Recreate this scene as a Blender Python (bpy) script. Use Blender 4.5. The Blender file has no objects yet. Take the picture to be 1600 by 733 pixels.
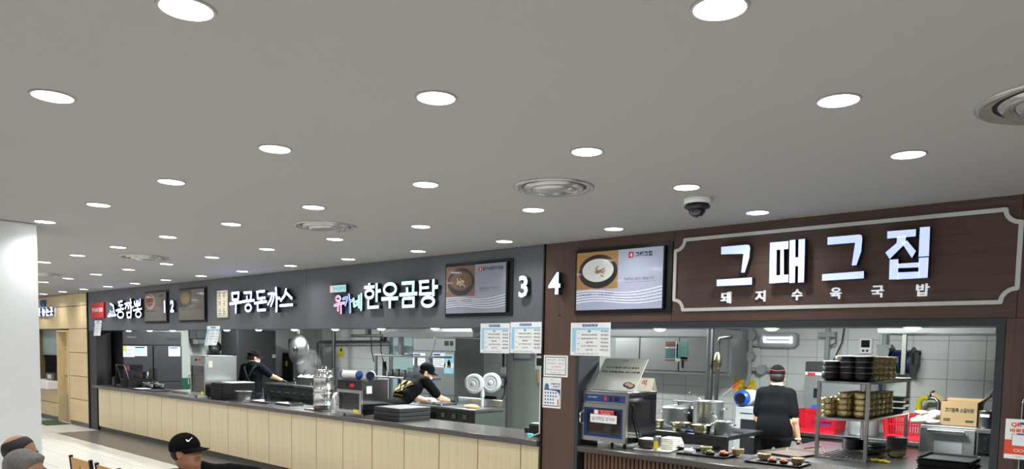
import bpy, math, random
import numpy as np
from mathutils import Matrix, Vector
random.seed(7)
SC = bpy.context.scene
COL = SC.collection
R = math.radians

# ------------------------------------------------------------------ camera
F_PX, CX, CY = 1150.0, 800.0, 621.9
YAW, PITCH, ROLL, CAM_H = -0.7307370, -0.0663094, 0.0181715, 1.8
_fw = np.array([math.sin(YAW)*math.cos(PITCH), math.cos(YAW)*math.cos(PITCH), math.sin(PITCH)])
_r0 = np.array([math.cos(YAW), -math.sin(YAW), 0.0]); _u0 = np.cross(_r0, _fw)
_r = math.cos(ROLL)*_r0 + math.sin(ROLL)*_u0
_u = -math.sin(ROLL)*_r0 + math.cos(ROLL)*_u0
cam_d = bpy.data.cameras.new('camera'); cam = bpy.data.objects.new('camera', cam_d); COL.objects.link(cam)
cam_d.sensor_fit = 'HORIZONTAL'; cam_d.sensor_width = 36.0; cam_d.lens = F_PX/1600*36.0
cam_d.shift_y = (CY-366.5)/1600.0
cam_d.clip_start = 0.05; cam_d.clip_end = 100
cam.matrix_world = Matrix(((_r[0], _u[0], -_fw[0], 0), (_r[1], _u[1], -_fw[1], 0), (_r[2], _u[2], -_fw[2], CAM_H), (0, 0, 0, 1)))
SC.camera = cam
_C = np.array([0, 0, CAM_H])
def ray(x, y): return _fw + _r*((x-CX)/F_PX) - _u*((y-CY)/F_PX)
def onX(x, y, v): d = ray(x, y); return _C + d*(v/d[0])
def onY(x, y, v): d = ray(x, y); return _C + d*(v/d[1])
def onZ(x, y, v): d = ray(x, y); return _C + d*((v-CAM_H)/d[2])

# ------------------------------------------------------------------ world, exposure
w = bpy.data.worlds.new('world'); SC.world = w; w.use_nodes = True
w.node_tree.nodes['Background'].inputs[0].default_value = (0.9, 0.95, 1.0, 1)
w.node_tree.nodes['Background'].inputs[1].default_value = 0.05
SC.view_settings.view_transform = 'Standard'; SC.view_settings.look = 'None'
SC.view_settings.exposure = 0.0; SC.view_settings.gamma = 1.0
SC.view_settings.use_curve_mapping = False
HALL_W, SOFFIT_W, KITCHEN_W = 31.0, 7.0, 150.0     # lamp powers, used by the lamp builders below

# ------------------------------------------------------------------ materials
def lin(h):
    h = h.lstrip('#'); c = [int(h[i:i+2], 16)/255 for i in (0, 2, 4)]
    return tuple(x/12.92 if x <= .04045 else ((x+.055)/1.055)**2.4 for x in c)
MATS = {}
def mat(name, col, rough=.5, metal=0., emit=0., emit_col=None, var=0., scale=(8, 8, 8), trans=0., bump=0., coat=0., alpha=1., spec=.5):
    """procedural material; var = strength of noise variation of the colour, scale = stretch of that noise"""
    if name in MATS: return MATS[name]
    m = bpy.data.materials.new(name); m.use_nodes = True; nt = m.node_tree; b = nt.nodes['Principled BSDF']
    c = lin(col) if isinstance(col, str) else col
    b.inputs['Base Color'].default_value = (*c, 1); b.inputs['Roughness'].default_value = rough
    b.inputs['Metallic'].default_value = metal; b.inputs['Specular IOR Level'].default_value = spec
    if trans: b.inputs['Transmission Weight'].default_value = trans
    if coat: b.inputs['Coat Weight'].default_value = coat; b.inputs['Coat Roughness'].default_value = .05
    if alpha < 1: b.inputs['Alpha'].default_value = alpha
    if emit:
        b.inputs['Emission Color'].default_value = (*(lin(emit_col) if emit_col else c), 1)
        b.inputs['Emission Strength'].default_value = emit
    if var or bump:
        tc = nt.nodes.new('ShaderNodeTexCoord'); mp = nt.nodes.new('ShaderNodeMapping'); nz = nt.nodes.new('ShaderNodeTexNoise')
        mp.inputs['Scale'].default_value = scale; nz.inputs['Scale'].default_value = 1.; nz.inputs['Detail'].default_value = 5
        nt.links.new(tc.outputs['Object'], mp.inputs['Vector']); nt.links.new(mp.outputs['Vector'], nz.inputs['Vector'])
        if var:
            mx = nt.nodes.new('ShaderNodeMix'); mx.data_type = 'RGBA'
            mx.inputs[6].default_value = (*[max(0, x*(1-var)) for x in c], 1); mx.inputs[7].default_value = (*[min(1, x*(1+var)) for x in c], 1)
            nt.links.new(nz.outputs['Fac'], mx.inputs[0]); nt.links.new(mx.outputs[2], b.inputs['Base Color'])
        if bump:
            bp = nt.nodes.new('ShaderNodeBump'); bp.inputs['Strength'].default_value = bump; bp.inputs['Distance'].default_value = .01
            nt.links.new(nz.outputs['Fac'], bp.inputs['Height']); nt.links.new(bp.outputs['Normal'], b.inputs['Normal'])
    MATS[name] = m; return m

def wood(name, c1, c2, scale, rough=.45, bump=.05, spec=.35):
    """streaky wood grain: stretched noise through a ramp"""
    if name in MATS: return MATS[name]
    m = mat(name, c1, rough, spec=spec); nt = m.node_tree; b = nt.nodes['Principled BSDF']
    tc = nt.nodes.new('ShaderNodeTexCoord'); mp = nt.nodes.new('ShaderNodeMapping'); mp.inputs['Scale'].default_value = scale
    oi = nt.nodes.new('ShaderNodeObjectInfo'); ad = nt.nodes.new('ShaderNodeVectorMath'); ad.operation = 'ADD'
    n1 = nt.nodes.new('ShaderNodeTexNoise'); n1.inputs['Scale'].default_value = 1; n1.inputs['Detail'].default_value = 8; n1.inputs['Roughness'].default_value = .65
    rp = nt.nodes.new('ShaderNodeValToRGB')
    rp.color_ramp.elements[0].position = .3; rp.color_ramp.elements[0].color = (*lin(c1), 1)
    rp.color_ramp.elements[1].position = .72; rp.color_ramp.elements[1].color = (*lin(c2), 1)
    L = nt.links.new
    L(tc.outputs['Object'], mp.inputs['Vector']); L(mp.outputs['Vector'], ad.inputs[0]); L(oi.outputs['Location'], ad.inputs[1])
    L(ad.outputs[0], n1.inputs['Vector']); L(n1.outputs['Fac'], rp.inputs['Fac']); L(rp.outputs['Color'], b.inputs['Base Color'])
    bp = nt.nodes.new('ShaderNodeBump'); bp.inputs['Strength'].default_value = bump; bp.inputs['Distance'].default_value = .004
    L(n1.outputs['Fac'], bp.inputs['Height']); L(bp.outputs['Normal'], b.inputs['Normal'])
    return m

K = dict(
 ceiling=mat('ceiling_paint', '#9b9997', .85, var=.03, scale=(.6, .6, .6)),
 floor_grout=mat('floor_grout', '#6f6d68', .8),
 floor_tile=mat('floor_tile', '#dcdbd5', .22, var=.03, scale=(2, 2, 2)),
 floor_dark=mat('floor_dark_strip', '#6a655f', .35, var=.15, scale=(3, 3, 3)),
 floor_kitchen=mat('kitchen_floor', '#6f706e', .5, var=.1),
 plinth=mat('plinth', '#5d5c58', .5),
 grey=mat('fascia_grey', '#5b6169', .45, var=.06, scale=(2, 2, 2)),
 charcoal=mat('charcoal', '#2b2d31', .5),
 blueblack=mat('blue_black_trim', '#2e343c', .4),
 black=mat('black_plastic', '#101114', .4),
 blackm=mat('black_matt', '#17181b', .65),
 tray=mat('tray_black', '#1b1c22', .55, var=.2, scale=(20, 20, 20)),
 worktop=mat('worktop', '#4f4b48', .22, var=.12, scale=(40, 40, 40)),
 brown=wood('brown_laminate', '#4a3934', '#5d4a43', (.7, .7, 60)),
 brownv=wood('brown_laminate_upright', '#503d37', '#634e46', (60, 60, .7)),
 slat=wood('brown_slat', '#5a3f33', '#7b5a49', (50, 50, 1)),
 oak=wood('oak_panel', '#dccba6', '#e9dab8', (45, 45, 1.2)),
 plycore=mat('ply_core', '#6e5c3e', .8),
 ply=wood('birch_ply', '#d3bc90', '#dfcba2', (3, 8, 9), bump=.02),
 chairwood=wood('chair_wood', '#b98a4e', '#d0a263', (30, 30, 3)),
 wall=mat('wall_paint', '#e9ecec', .8, var=.02),
 pillar=mat('pillar_paint', '#e0e6e8', .7, var=.015, scale=(3, 3, 3)),
 walltile=mat('wall_tile', '#d3d6d4', .18, var=.03, scale=(3, 3, 3)),
 grout=mat('tile_grout', '#9a9d9b', .8),
 green=mat('green_paint', '#0f4a33', .5),
 kwall=mat('kitchen_wall_paint', '#9da19e', .6),
 steel=mat('brushed_steel', '#acafb0', .3, 1., var=.08, scale=(1, 1, 60)),
 steeld=mat('dark_steel', '#6d7072', .35, 1., var=.1, scale=(1, 1, 40)),
 steelf=mat('satin_steel', '#8c9091', .45, .6, var=.05, scale=(1, 1, 30)),
 greend=mat('dark_green_grey', '#39413c', .5),
 chrome=mat('chrome', '#d8dadb', .1, 1.),
 potsteel=mat('satin_pot_steel', '#a3a5a5', .36, .85),
 chromed=mat('dark_chrome', '#86888a', .13, 1.),
 chromek=mat('polished_steel', '#c4c6c7', .22, 1.),
 brass=mat('brass', '#d2c08f', .22, .8, var=.1, scale=(20, 20, 20)),
 brassd=mat('brass_inside', '#8a8068', .35, 1.),
 fridge=mat('black_steel', '#3a3b3e', .4, .5, var=.1, scale=(1, 1, 30)),
 white=mat('white_plastic', '#eceded', .4),
 offwhite=mat('off_white', '#d6d2c6', .6),
 greyplast=mat('grey_plastic', '#9b9fa2', .45),
 lamp=mat('lamp_diffuser', '#ffffff', .4, emit=9., emit_col='#fdfdff'),
 ring=mat('lamp_ring', '#9d9b98', .5),
 glass=mat('clear_glass', '#ffffff', .03, trans=1., alpha=.25),
 smoked=mat('smoked_acrylic', '#2a2c33', .05, alpha=.55, coat=1.),
 darkglass=mat('dark_glass', '#0d1016', .06, coat=.6),
 frost=mat('frosted_glass', '#a9c2bd', .35, alpha=.6),
 printred=mat('print_dimmed_red', '#8a5a52', .6), printblue=mat('print_dimmed_blue', '#5c7f88', .6),  # cupboard poster inks: dimness behind glass is put into the colour
 frostp=mat('print_teal', '#6fa39d', .6),
 browntray=mat('brown_tray', '#4d3f39', .5, var=.2, scale=(20, 20, 20)),
 paper=mat('paper', '#eef2f4', .6),
 paperb=mat('paper_pale_blue', '#dfecf4', .6),
 ink=mat('ink', '#202428', .7),
 inkg=mat('ink_grey', '#6d7378', .7),
 inkr=mat('ink_red', '#c02a2c', .7),
 inkb=mat('ink_blue', '#2a4fa0', .7),
 skyblue=mat('print_sky_blue', '#9fd2f1', .6),
 midblue=mat('print_mid_blue', '#2f6f9e', .6),
 navy=mat('print_navy', '#1e3d78', .6),
 red=mat('red_plastic', '#a80f20', .35),
 redsign=mat('red_sign', '#c4232f', .45),
 orange=mat('orange_print', '#e2512f', .55),
 yellow=mat('yellow', '#e8d21d', .5),
 bluep=mat('blue_plastic', '#1f4fae', .35),
 navyglass=mat('blue_enamel', '#16347c', .3),
 cardboard=mat('cardboard', '#8f7653', .8, var=.08),
 cloth=mat('white_cloth', '#e4e1d4', .9),
 skin=mat('skin', '#a2745c', .55, var=.06, scale=(30, 30, 30)),
 skin2=mat('skin_fair', '#cf9c80', .55, var=.05, scale=(30, 30, 30)),
 hair=mat('black_hair', '#0e0b09', .6, var=.3, scale=(90, 90, 20), bump=.6),
 hairg=mat('grey_hair', '#5f5d5a', .6, var=.75, scale=(60, 60, 14), bump=1.),
 shirt=mat('black_cloth', '#08090c', .95, var=.2, scale=(30, 30, 30), spec=.15),
 navycl=mat('navy_cloth', '#0b0e18', .95, var=.2, scale=(20, 20, 20), spec=.15),
 bluecl=mat('blue_cloth', '#12316e', .9),
 pants=mat('dark_trousers', '#14151a', .9),
 apron=mat('apron', '#181a20', .85),
 tan=mat('tan_apron', '#6d6253', .9),
 apronp=mat('patterned_apron', '#4a4c50', .85, var=.9, scale=(60, 60, 60)),
 glove=mat('black_glove', '#191a1d', .6),
 gold=mat('gold_print', '#b99d5e', .7),
 food_o=mat('orange_kimchi', '#d8692f', .5, var=.4, scale=(60, 60, 60)),
 food_y=mat('yellow_food', '#d8b266', .6, var=.3, scale=(50, 50, 50)),
 food_g=mat('green_food', '#5a6a2c', .6, var=.4, scale=(60, 60, 60)),
 hosebl=mat('hose_blue', '#14305f', .4),
 lip=mat('lip', '#87584a', .5),
 eye=mat('eye_dark', '#1c1512', .3),
 letter=mat('letter_face', '#e8f2ff', .4, emit=8., emit_col='#aabdff'),
 lettercy=mat('letter_face_cyan', '#c9f2fa', .4, emit=1.35, emit_col='#b4e8f6'),
 letterbl=mat('letter_face_periwinkle', '#cfd8ff', .4, emit=1.0, emit_col='#a3b6ff', var=.0),
 letterside=mat('letter_return', '#23262c', .5),
 pink=mat('letter_pink', '#f07fb0', .4, emit=.9, emit_col='#ef86b6'),
 blue=mat('letter_blue', '#5a7be0', .4, emit=.9, emit_col='#5f7fe2'),
 teal=mat('letter_teal', '#7fd0cc', .4, emit=.9, emit_col='#83d0cc'),
 signwhite=mat('sign_outline', '#f4f6ff', .4, emit=1.0, emit_col='#f2f4ff'),
 signframe=mat('sign_frame_white', '#c9ccce', .45),
 signframe2=mat('small_letter_white', '#dfe4ea', .4, emit=.45, emit_col='#dfe6f4'),
 scr=mat('screen_lit', '#8d94a8', .12, emit=.34, emit_col='#aab2c8', coat=1.),
 scr3=mat('screen_lit_dim', '#7a7e8c', .12, emit=.2, emit_col='#9aa0b0', coat=1.),
 scroff=mat('screen_dim', '#55504e', .1, emit=.10, emit_col='#8a8078', coat=1.),
 scrwave=mat('screen_wave', '#dfe3ee', .3, emit=.55, emit_col='#e6eaf6'),
 scrwave2=mat('screen_wave_dim', '#c9d0d6', .3, emit=.36, emit_col='#dfe6ee'),
)
# ------------------------------------------------------------------ mesh builder
_TXT = {}; _tc = None; _to = None
def text_geo(body, bold=0.):
    key = (body, bold)
    if key not in _TXT:
        global _tc, _to
        if _tc is None: _tc = bpy.data.curves.new('tmp_text', 'FONT'); _to = bpy.data.objects.new('tmp_text', _tc); _tc.fill_mode = 'FRONT'; _tc.resolution_u = 2
        _tc.body = body; _tc.offset = bold; m = _to.to_mesh()
        v = [(q.co.x, q.co.y) for q in m.vertices]; f = [tuple(p.vertices) for p in m.polygons]
        _to.to_mesh_clear()
        if not v: v, f = [(0, 0), (1, 0), (1, 1)], [(0, 1, 2)]
        xs = [p[0] for p in v]; ys = [p[1] for p in v]
        x0, x1, y0, y1 = min(xs), max(xs), min(ys), max(ys)
        _TXT[key] = ([((p[0]-x0)/max(x1-x0, 1e-6), (p[1]-y0)/max(y1-y0, 1e-6)) for p in v], f, (x1-x0)/max(y1-y0, 1e-6))
    return _TXT[key]

def tri_free(poly):
    a = sum(poly[i][0]*poly[(i+1) % len(poly)][1]-poly[(i+1) % len(poly)][0]*poly[i][1] for i in range(len(poly)))
    return poly if a > 0 else poly[::-1]

class MB:
    def __init__(s): s.v = []; s.f = []; s.mi = []; s.sm = []; s.cur = 0; s.T = None
    def add(s, vs, fs, smooth=False):
        o = len(s.v)
        if s.T is not None: vs = [tuple(s.T @ Vector(p)) for p in vs]
        s.v += [tuple(p) for p in vs]
        for f in fs: s.f.append(tuple(i+o for i in f)); s.mi.append(s.cur); s.sm.append(smooth)
        return s
    def box(s, x0, x1, y0, y1, z0, z1):
        if x0 > x1: x0, x1 = x1, x0
        if y0 > y1: y0, y1 = y1, y0
        if z0 > z1: z0, z1 = z1, z0
        return s.add([(x0, y0, z0), (x1, y0, z0), (x1, y1, z0), (x0, y1, z0), (x0, y0, z1), (x1, y0, z1), (x1, y1, z1), (x0, y1, z1)],
                     [(0, 3, 2, 1), (4, 5, 6, 7), (0, 1, 5, 4), (1, 2, 6, 5), (2, 3, 7, 6), (3, 0, 4, 7)])
    def cbox(s, x0, x1, y0, y1, z0, z1, b=.005):
        """box with chamfered edges"""
        vs = []; idx = {}
        for i, x in enumerate((x0, x1)):
            for j, y in enumerate((y0, y1)):
                for k, z in enumerate((z0, z1)):
                    sx, sy, sz = (b, -b)[i], (b, -b)[j], (b, -b)[k]
                    for a, p in enumerate(((x, y+sy, z+sz), (x+sx, y, z+sz), (x+sx, y+sy, z))):
                        idx[i, j, k, a] = len(vs); vs.append(p)
        I = lambda i, j, k, a: idx[i, j, k, a]
        fs = []
        for i in (0, 1):
            q = [I(i, 0, 0, 0), I(i, 1, 0, 0), I(i, 1, 1, 0), I(i, 0, 1, 0)]; fs.append(q if i else q[::-1])
            q = [I(0, i, 0, 1), I(1, i, 0, 1), I(1, i, 1, 1), I(0, i, 1, 1)]; fs.append(q[::-1] if i else q)
            q = [I(0, 0, i, 2), I(1, 0, i, 2), I(1, 1, i, 2), I(0, 1, i, 2)]; fs.append(q if i else q[::-1])
        for i in (0, 1):
            for j in (0, 1):
                q = [I(i, j, 0, 0), I(i, j, 1, 0), I(i, j, 1, 1), I(i, j, 0, 1)]; fs.append(q if i == j else q[::-1])
                q = [I(i, 0, j, 0), I(i, 1, j, 0), I(i, 1, j, 2), I(i, 0, j, 2)]; fs.append(q[::-1] if i == j else q)
                q = [I(0, i, j, 1), I(1, i, j, 1), I(1, i, j, 2), I(0, i, j, 2)]; fs.append(q if i == j else q[::-1])
                for k in (0, 1):
                    q = [I(i, j, k, 0), I(i, j, k, 1), I(i, j, k, 2)]; fs.append(q if (i+j+k) % 2 else q[::-1])
        return s.add(vs, fs)
    def loft(s, rings, caps=True, smooth=True, closed=True):
        n = len(rings[0]); vs = [p for r in rings for p in r]; fs = []
        for a in range(len(rings)-1):
            for i in range(n if closed else n-1):
                j = (i+1) % n; fs.append((a*n+i, a*n+j, (a+1)*n+j, (a+1)*n+i))
        s.add(vs, fs, smooth)
        if caps:
            s.add(rings[0], [tuple(range(n))[::-1]]); s.add(rings[-1], [tuple(range(n))])
        return s
    def cyl(s, p0, p1, r0, r1=None, n=14, caps=True):
        r1 = r0 if r1 is None else r1
        p0 = Vector(p0); p1 = Vector(p1); d = (p1-p0).normalized()
        a = d.orthogonal().normalized(); b = d.cross(a)
        rg = lambda p, r: [tuple(p+a*(r*math.cos(2*math.pi*i/n))+b*(r*math.sin(2*math.pi*i/n))) for i in range(n)]
        return s.loft([rg(p0, r0), rg(p1, r1)], caps)
    def lathe(s, prof, c=(0, 0, 0), n=20, smooth=True, ax=None):
        """profile of (radius, height) pairs turned about z through c"""
        rings = [[(c[0]+max(r, 1e-4)*math.cos(2*math.pi*i/n), c[1]+max(r, 1e-4)*math.sin(2*math.pi*i/n), c[2]+z) for i in range(n)] for r, z in prof]
        return s.loft(rings, False, smooth)
    def tube(s, path, r, n=8, caps=True):
        P = [Vector(p) for p in path]; rings = []; a = None
        for i, p in enumerate(P):
            d = (P[min(i+1, len(P)-1)]-P[max(i-1, 0)]).normalized()
            a = d.orthogonal().normalized() if a is None else (a-d*a.dot(d)).normalized()
            b = d.cross(a); rr = r[i] if isinstance(r, (list, tuple)) else r
            rings.append([tuple(p+a*(rr*math.cos(2*math.pi*k/n))+b*(rr*math.sin(2*math.pi*k/n))) for k in range(n)])
        return s.loft(rings, caps)
    def sph(s, c, r, n=14, m=8, sz=None):
        rx, ry, rz = (r, r, r) if sz is None else sz
        rings = [[(c[0]+rx*math.sin(t)*math.cos(2*math.pi*i/n), c[1]+ry*math.sin(t)*math.sin(2*math.pi*i/n), c[2]-rz*math.cos(t)) for i in range(n)]
                 for t in [math.pi*(k+.02)/(m+.04) for k in range(m+1)]]
        return s.loft(rings, True)
    def prism(s, poly, y0, y1, side=None):
        """(x, z) outline facing -y, extruded from y0 (front) to y1; side = material slot for the returns"""
        poly = tri_free(list(poly)); n = len(poly); cur = s.cur
        vs = [(p[0], y0, p[1]) for p in poly]+[(p[0], y1, p[1]) for p in poly]
        s.add(vs, [tuple(range(n))])
        if side is not None: s.cur = side
        s.add(vs, [tuple(range(2*n-1, n-1, -1))]+[(i, i+n, (i+1) % n+n, (i+1) % n) for i in range(n)]); s.cur = cur
        return s
    def flat(s, poly, y): 
        poly = tri_free(list(poly)); return s.add([(p[0], y, p[1]) for p in poly], [tuple(range(len(poly)))])
    def rect(s, x0, x1, z0, z1, y): return s.flat([(x0, z0), (x1, z0), (x1, z1), (x0, z1)], y)
    def disc(s, x, z, rx, rz, y, n=20, a0=0, a1=2*math.pi): 
        return s.flat([(x+rx*math.cos(a0+(a1-a0)*i/n), z+rz*math.sin(a0+(a1-a0)*i/n)) for i in range(n)], y)
    def stroke(s, pts, w, y0, y1=None, side=None, cap='flat', k=3):
        """one pen stroke (polyline of (x, z)) of width w, extruded"""
        P = [Vector(p) for p in pts]
        for i in range(len(P)-1):
            a, b = P[i], P[i+1]; d = (b-a)
            if d.length < 1e-6: continue
            d.normalize(); nn = Vector((-d.y, d.x))*(w/2)
            e0 = d*(w/2) if (i > 0 and cap == 'flat') else d*0; e1 = d*(w/2) if (i < len(P)-2 and cap == 'flat') else d*0
            a2, b2 = a-e0, b+e1
            poly = [tuple(a2-nn), tuple(b2-nn)]
            if cap == 'round': poly += [tuple(b+d*(w/2*math.sin(t))-nn*math.cos(t)) for t in [math.pi*q/(k+1) for q in range(1, k+1)]]
            poly += [tuple(b2+nn), tuple(a2+nn)]
            if cap == 'round': poly += [tuple(a-d*(w/2*math.sin(t))+nn*math.cos(t)) for t in [math.pi*q/(k+1) for q in range(1, k+1)]]
            yy = y0-2e-4*(i % 4)
            if y1 is None: s.flat(poly, yy)
            else: s.prism(poly, yy, y1, side)
        return s
    def oval(s, x, z, rx, rz, w, y0, y1=None, side=None, n=20):
        """ring stroke, outer radii rx, rz"""
        for i in range(n):
            t0, t1 = 2*math.pi*i/n, 2*math.pi*(i+1)/n
            q = [(x+a*math.cos(t), z+b*math.sin(t)) for a, b, t in ((rx, rz, t0), (rx, rz, t1), (rx-w, rz-w, t1), (rx-w, rz-w, t0))]
            if y1 is None: s.flat(q, y0)
            else: s.prism(q, y0, y1, side)
        return s
    def text(s, body, x, z, h, y, w=None, bold=0., align='c'):
        """flat lettering facing -y; (x, z) = centre (or left/right edge), h = height, w = forced width"""
        v, f, asp = text_geo(body, bold); ww = w if w else h*asp
        x0 = x-ww/2 if align == 'c' else (x if align == 'l' else x-ww)
        return s.add([(x0+p[0]*ww, y, z-h/2+p[1]*h) for p in v], f)
    def build(s, name, m, parent=None, loc=None):
        me = bpy.data.meshes.new(name); me.from_pydata(s.v, [], s.f)
        for mm in (m if isinstance(m, (list, tuple)) else [m]): me.materials.append(K[mm] if isinstance(mm, str) else mm)
        me.polygons.foreach_set('material_index', s.mi); me.polygons.foreach_set('use_smooth', s.sm); me.update()
        o = bpy.data.objects.new(name, me); COL.objects.link(o)
        if parent is not None: o.parent = parent
        if loc is not None: o.location = loc
        return o

def thing(name, label, cat, loc=(0, 0, 0), rz=0., group=None):
    o = bpy.data.objects.new(name, None); COL.objects.link(o); o.empty_display_size = .1
    o.location = [float(q) for q in loc]; o.rotation_euler = (0, 0, rz); o['label'] = label; o['category'] = cat
    if group: o['group'] = group
    return o
def tag(o, label, cat, group=None):
    o['label'] = label; o['category'] = cat
    if group: o['group'] = group
    return o
def struct(o): o['kind'] = 'structure'; return o
def kids(o): return [c for c in bpy.data.objects if c.parent is o]
def dup(root, loc, rz=None, label=None, group=None):
    r = root.copy(); COL.objects.link(r); r.location = [float(q) for q in loc]
    if rz is not None: r.rotation_euler = (0, 0, rz)
    if label: r['label'] = label
    if group: r['group'] = group
    for ch in list(root.children):
        c = ch.copy(); COL.objects.link(c); c.parent = r
        for g in list(ch.children):
            d = g.copy(); COL.objects.link(d); d.parent = c
    return r
def share(src, name, loc, parent=None):
    o = bpy.data.objects.new(name, src.data); COL.objects.link(o); o.location = loc
    if parent is not None: o.parent = parent
    return o
def ordinal(n): return ['first', 'second', 'third', 'fourth', 'fifth', 'sixth', 'seventh', 'eighth', 'ninth', 'tenth', 'eleventh', 'twelfth', 'thirteenth', 'fourteenth', 'fifteenth'][n]
# ------------------------------------------------------------------ room shell
FY = 5.47          # front face of the shop fronts
CEIL = 2.8
floor = struct(MB().box(-21, 6, -6, 11.0, -.2, -.012).build('floor', 'floor_grout'))
# large pale floor tiles in running bond where the hall floor shows, one plain sheet of the same tile elsewhere
tile0 = None
def floor_tile(x, y, sx=.590, sy=.420):
    global tile0
    if tile0 is None: tile0 = MB().cbox(-sx/2, sx/2, -sy/2, sy/2, -.012, 0, .002).build('tile', 'floor_tile', floor, (x, y, 0))
    else: share(tile0, 'tile', (x, y, 0), floor)
for j in range(8):
    yc = 4.72-.215-j*.43
    for i in range(14): floor_tile(-17.9+.6*i+(.3 if j % 2 else 0)+.3, yc)
MB().box(-21, -17.9, 1.28, 4.72, -.012, 0).build('tile_sheet', 'floor_tile', floor)
MB().box(-9.2, 6, 1.28, 4.72, -.012, 0).build('tile_sheet', 'floor_tile', floor)
MB().box(-21, 6, -6, 1.277, -.012, 0).build('tile_sheet', 'floor_tile', floor)
MB().box(-16.18, 6, 4.725, 5.56, -.012, 0).build('dark_strip', 'floor_dark', floor)
MB().box(-21, -16.185, 4.725, 5.56, -.012, 0).build('tile_sheet', 'floor_tile', floor)
MB().box(-21, 6, 5.565, 11, -.012, 0).build('kitchen_paving', 'floor_kitchen', floor)
struct(MB().box(-21, 6, -6, 11.0, CEIL, CEIL+.15).build('ceiling', 'ceiling'))
struct(MB().box(-21, 6, -6.2, -6, 0, CEIL).build('wall_rear', 'wall'))
struct(MB().box(6, 6.2, -6, 11, 0, CEIL).build('wall_right', 'wall'))
struct(MB().box(-21.2, -21, -6, 11, 0, CEIL).build('wall_left', 'wall'))
struct(MB().cbox(-8.05, -7.345, 1.25, 2.03, 0, CEIL, .008).build('wall_pillar', 'pillar'))

# kitchen back wall with its glazed tiles
wb = struct(MB().box(-16.5, 6, 10.83, 11, 0, CEIL).build('wall_back', 'grout'))
kt = None
for i in range(37):
    x = -4.24-.2075+.415*(i-28)
    for q in range(7):
        z = .885+.25*q
        if kt is None: kt = MB().cbox(-.2055, .2055, -.01, 0, -.123, .123, .003).build('tile', 'walltile', wb, (x, 10.83, z))
        else: share(kt, 'tile', (x, 10.83, z), wb)
MB().box(-16.5, 6, 10.81, 10.829, 0, .757).build('tile_sheet', 'walltile', wb)
MB().box(-16.5, 6, 10.81, 10.829, 2.513, CEIL).build('tile_sheet', 'walltile', wb)
MB().box(-.71, 6, 10.82, 10.829, .76, 2.51).build('tile_sheet', 'walltile', wb)
we = struct(MB().box(-16.62, -16.5, 5.8, 11.0, 0, CEIL).build('wall_end', 'kwall'))
MB().box(-16.499, -16.49, 5.8, 10.8, 0, 1.02).build('green_dado', 'green', we)

# ------------------------------------------------------------------ shop front wall
wf = struct(MB().box(-16.62, 6, 5.5, 5.80, 2.045, CEIL).build('wall_front', 'charcoal'))
for x0, x1 in ((-16.60, -12.61), (-12.605, -8.59), (-8.585, -4.525)):
    MB().cbox(x0, x1, FY, 5.499, 2.02, CEIL-.002, .003).build('fascia_panel', 'grey', wf)
MB().box(-16.6, -4.525, 5.5, 5.80, 2.02, 2.044).build('soffit', 'charcoal', wf)
MB().box(-16.64, -16.605, 5.45, 5.80, 0, CEIL-.001).build('edge_trim', 'black', wf)
MB().box(-4.52, -4.505, 5.455, 5.80, 0, CEIL-.001).build('edge_trim', 'black', wf)
# dark end column of the first stall
MB().box(-16.60, -16.2, FY, 5.75, 0, 2.019).build('column', 'charcoal', wf)
# brown clad column, fascia and right hand jamb of stall four
MB().cbox(-4.503, -4.115, FY, 5.79, 0, CEIL-.002, .002).build('column', 'brownv', wf)
MB().box(-4.113, -4.075, FY-.004, 5.79, 0, 2.02).build('edge_trim', 'blueblack', wf)
MB().cbox(-4.113, -3.135, FY, 5.499, 2.05, CEIL-.002, .002).build('fascia_panel', 'brown', wf)
MB().cbox(-3.133, -.74, FY, 5.499, 2.05, CEIL-.002, .002).build('fascia_panel', 'brown', wf)
MB().cbox(-.738, 6, FY, 5.499, 2.05, CEIL-.002, .002).build('fascia_panel', 'brownv', wf)
MB().box(-4.075, -.79, FY-.004, 5.80, 2.0, 2.049).build('soffit', 'blueblack', wf)
MB().box(-.835, -.79, FY-.004, 5.80, 0, 1.999).build('edge_trim', 'blueblack', wf)
MB().cbox(-.788, 6, FY, 5.79, 0, 2.048, .002).build('column', 'brownv', wf)
MB().cyl((-4.33, FY+.002, 2.13), (-4.33, FY-.008, 2.13), .012, n=10).build('bolt', 'steeld', wf)

# pale ply wall left of the stalls, with the dish-return hatch and a door
wp = struct(MB().box(-21, -19.9, 5.5, 5.6, 0, CEIL).box(-19.9, -18.5, 5.5, 5.6, 2.05, CEIL).box(-19.9, -18.5, 5.5, 5.6, 0, .72)
            .box(-18.5, -17.75, 5.5, 5.6, 2.03, CEIL).box(-17.75, -16.65, 5.5, 5.6, 0, CEIL).build('wall_ply', 'plycore'))
zj = [.09, .57, 1.06, 1.56, 2.06, 2.54, 2.798]
for a, b in zip(zj[:-1], zj[1:]):
    MB().cbox(-17.74, -16.655, 5.45, 5.499, a+.006, b-.006, .002).build('ply_panel', 'ply', wp)
    if a > 2: MB().cbox(-21, -17.745, 5.45, 5.499, a+.006, b-.006, .002).build('ply_panel', 'ply', wp)
for a, b in ((.09, .40), (.40, .715)): MB().cbox(-21, -18.51, 5.45, 5.499, a+.006, b-.006, .002).build('ply_panel', 'ply', wp)
MB().box(-21, -18.51, 5.46, 5.499, 0, .088).box(-17.74, -16.655, 5.46, 5.499, 0, .088).build('skirting', 'plinth', wp)
d1 = struct(MB().box(-18.47, -17.80, 5.60, 5.64, .01, 2.0).build('door_1', 'ply'))
MB().box(-18.50, -18.47, 5.44, 5.66, 0, 2.03).box(-17.80, -17.745, 5.44, 5.66, 0, 2.03).box(-18.47, -17.80, 5.44, 5.66, 2.0, 2.03).build('door_frame', 'ply', d1)
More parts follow.
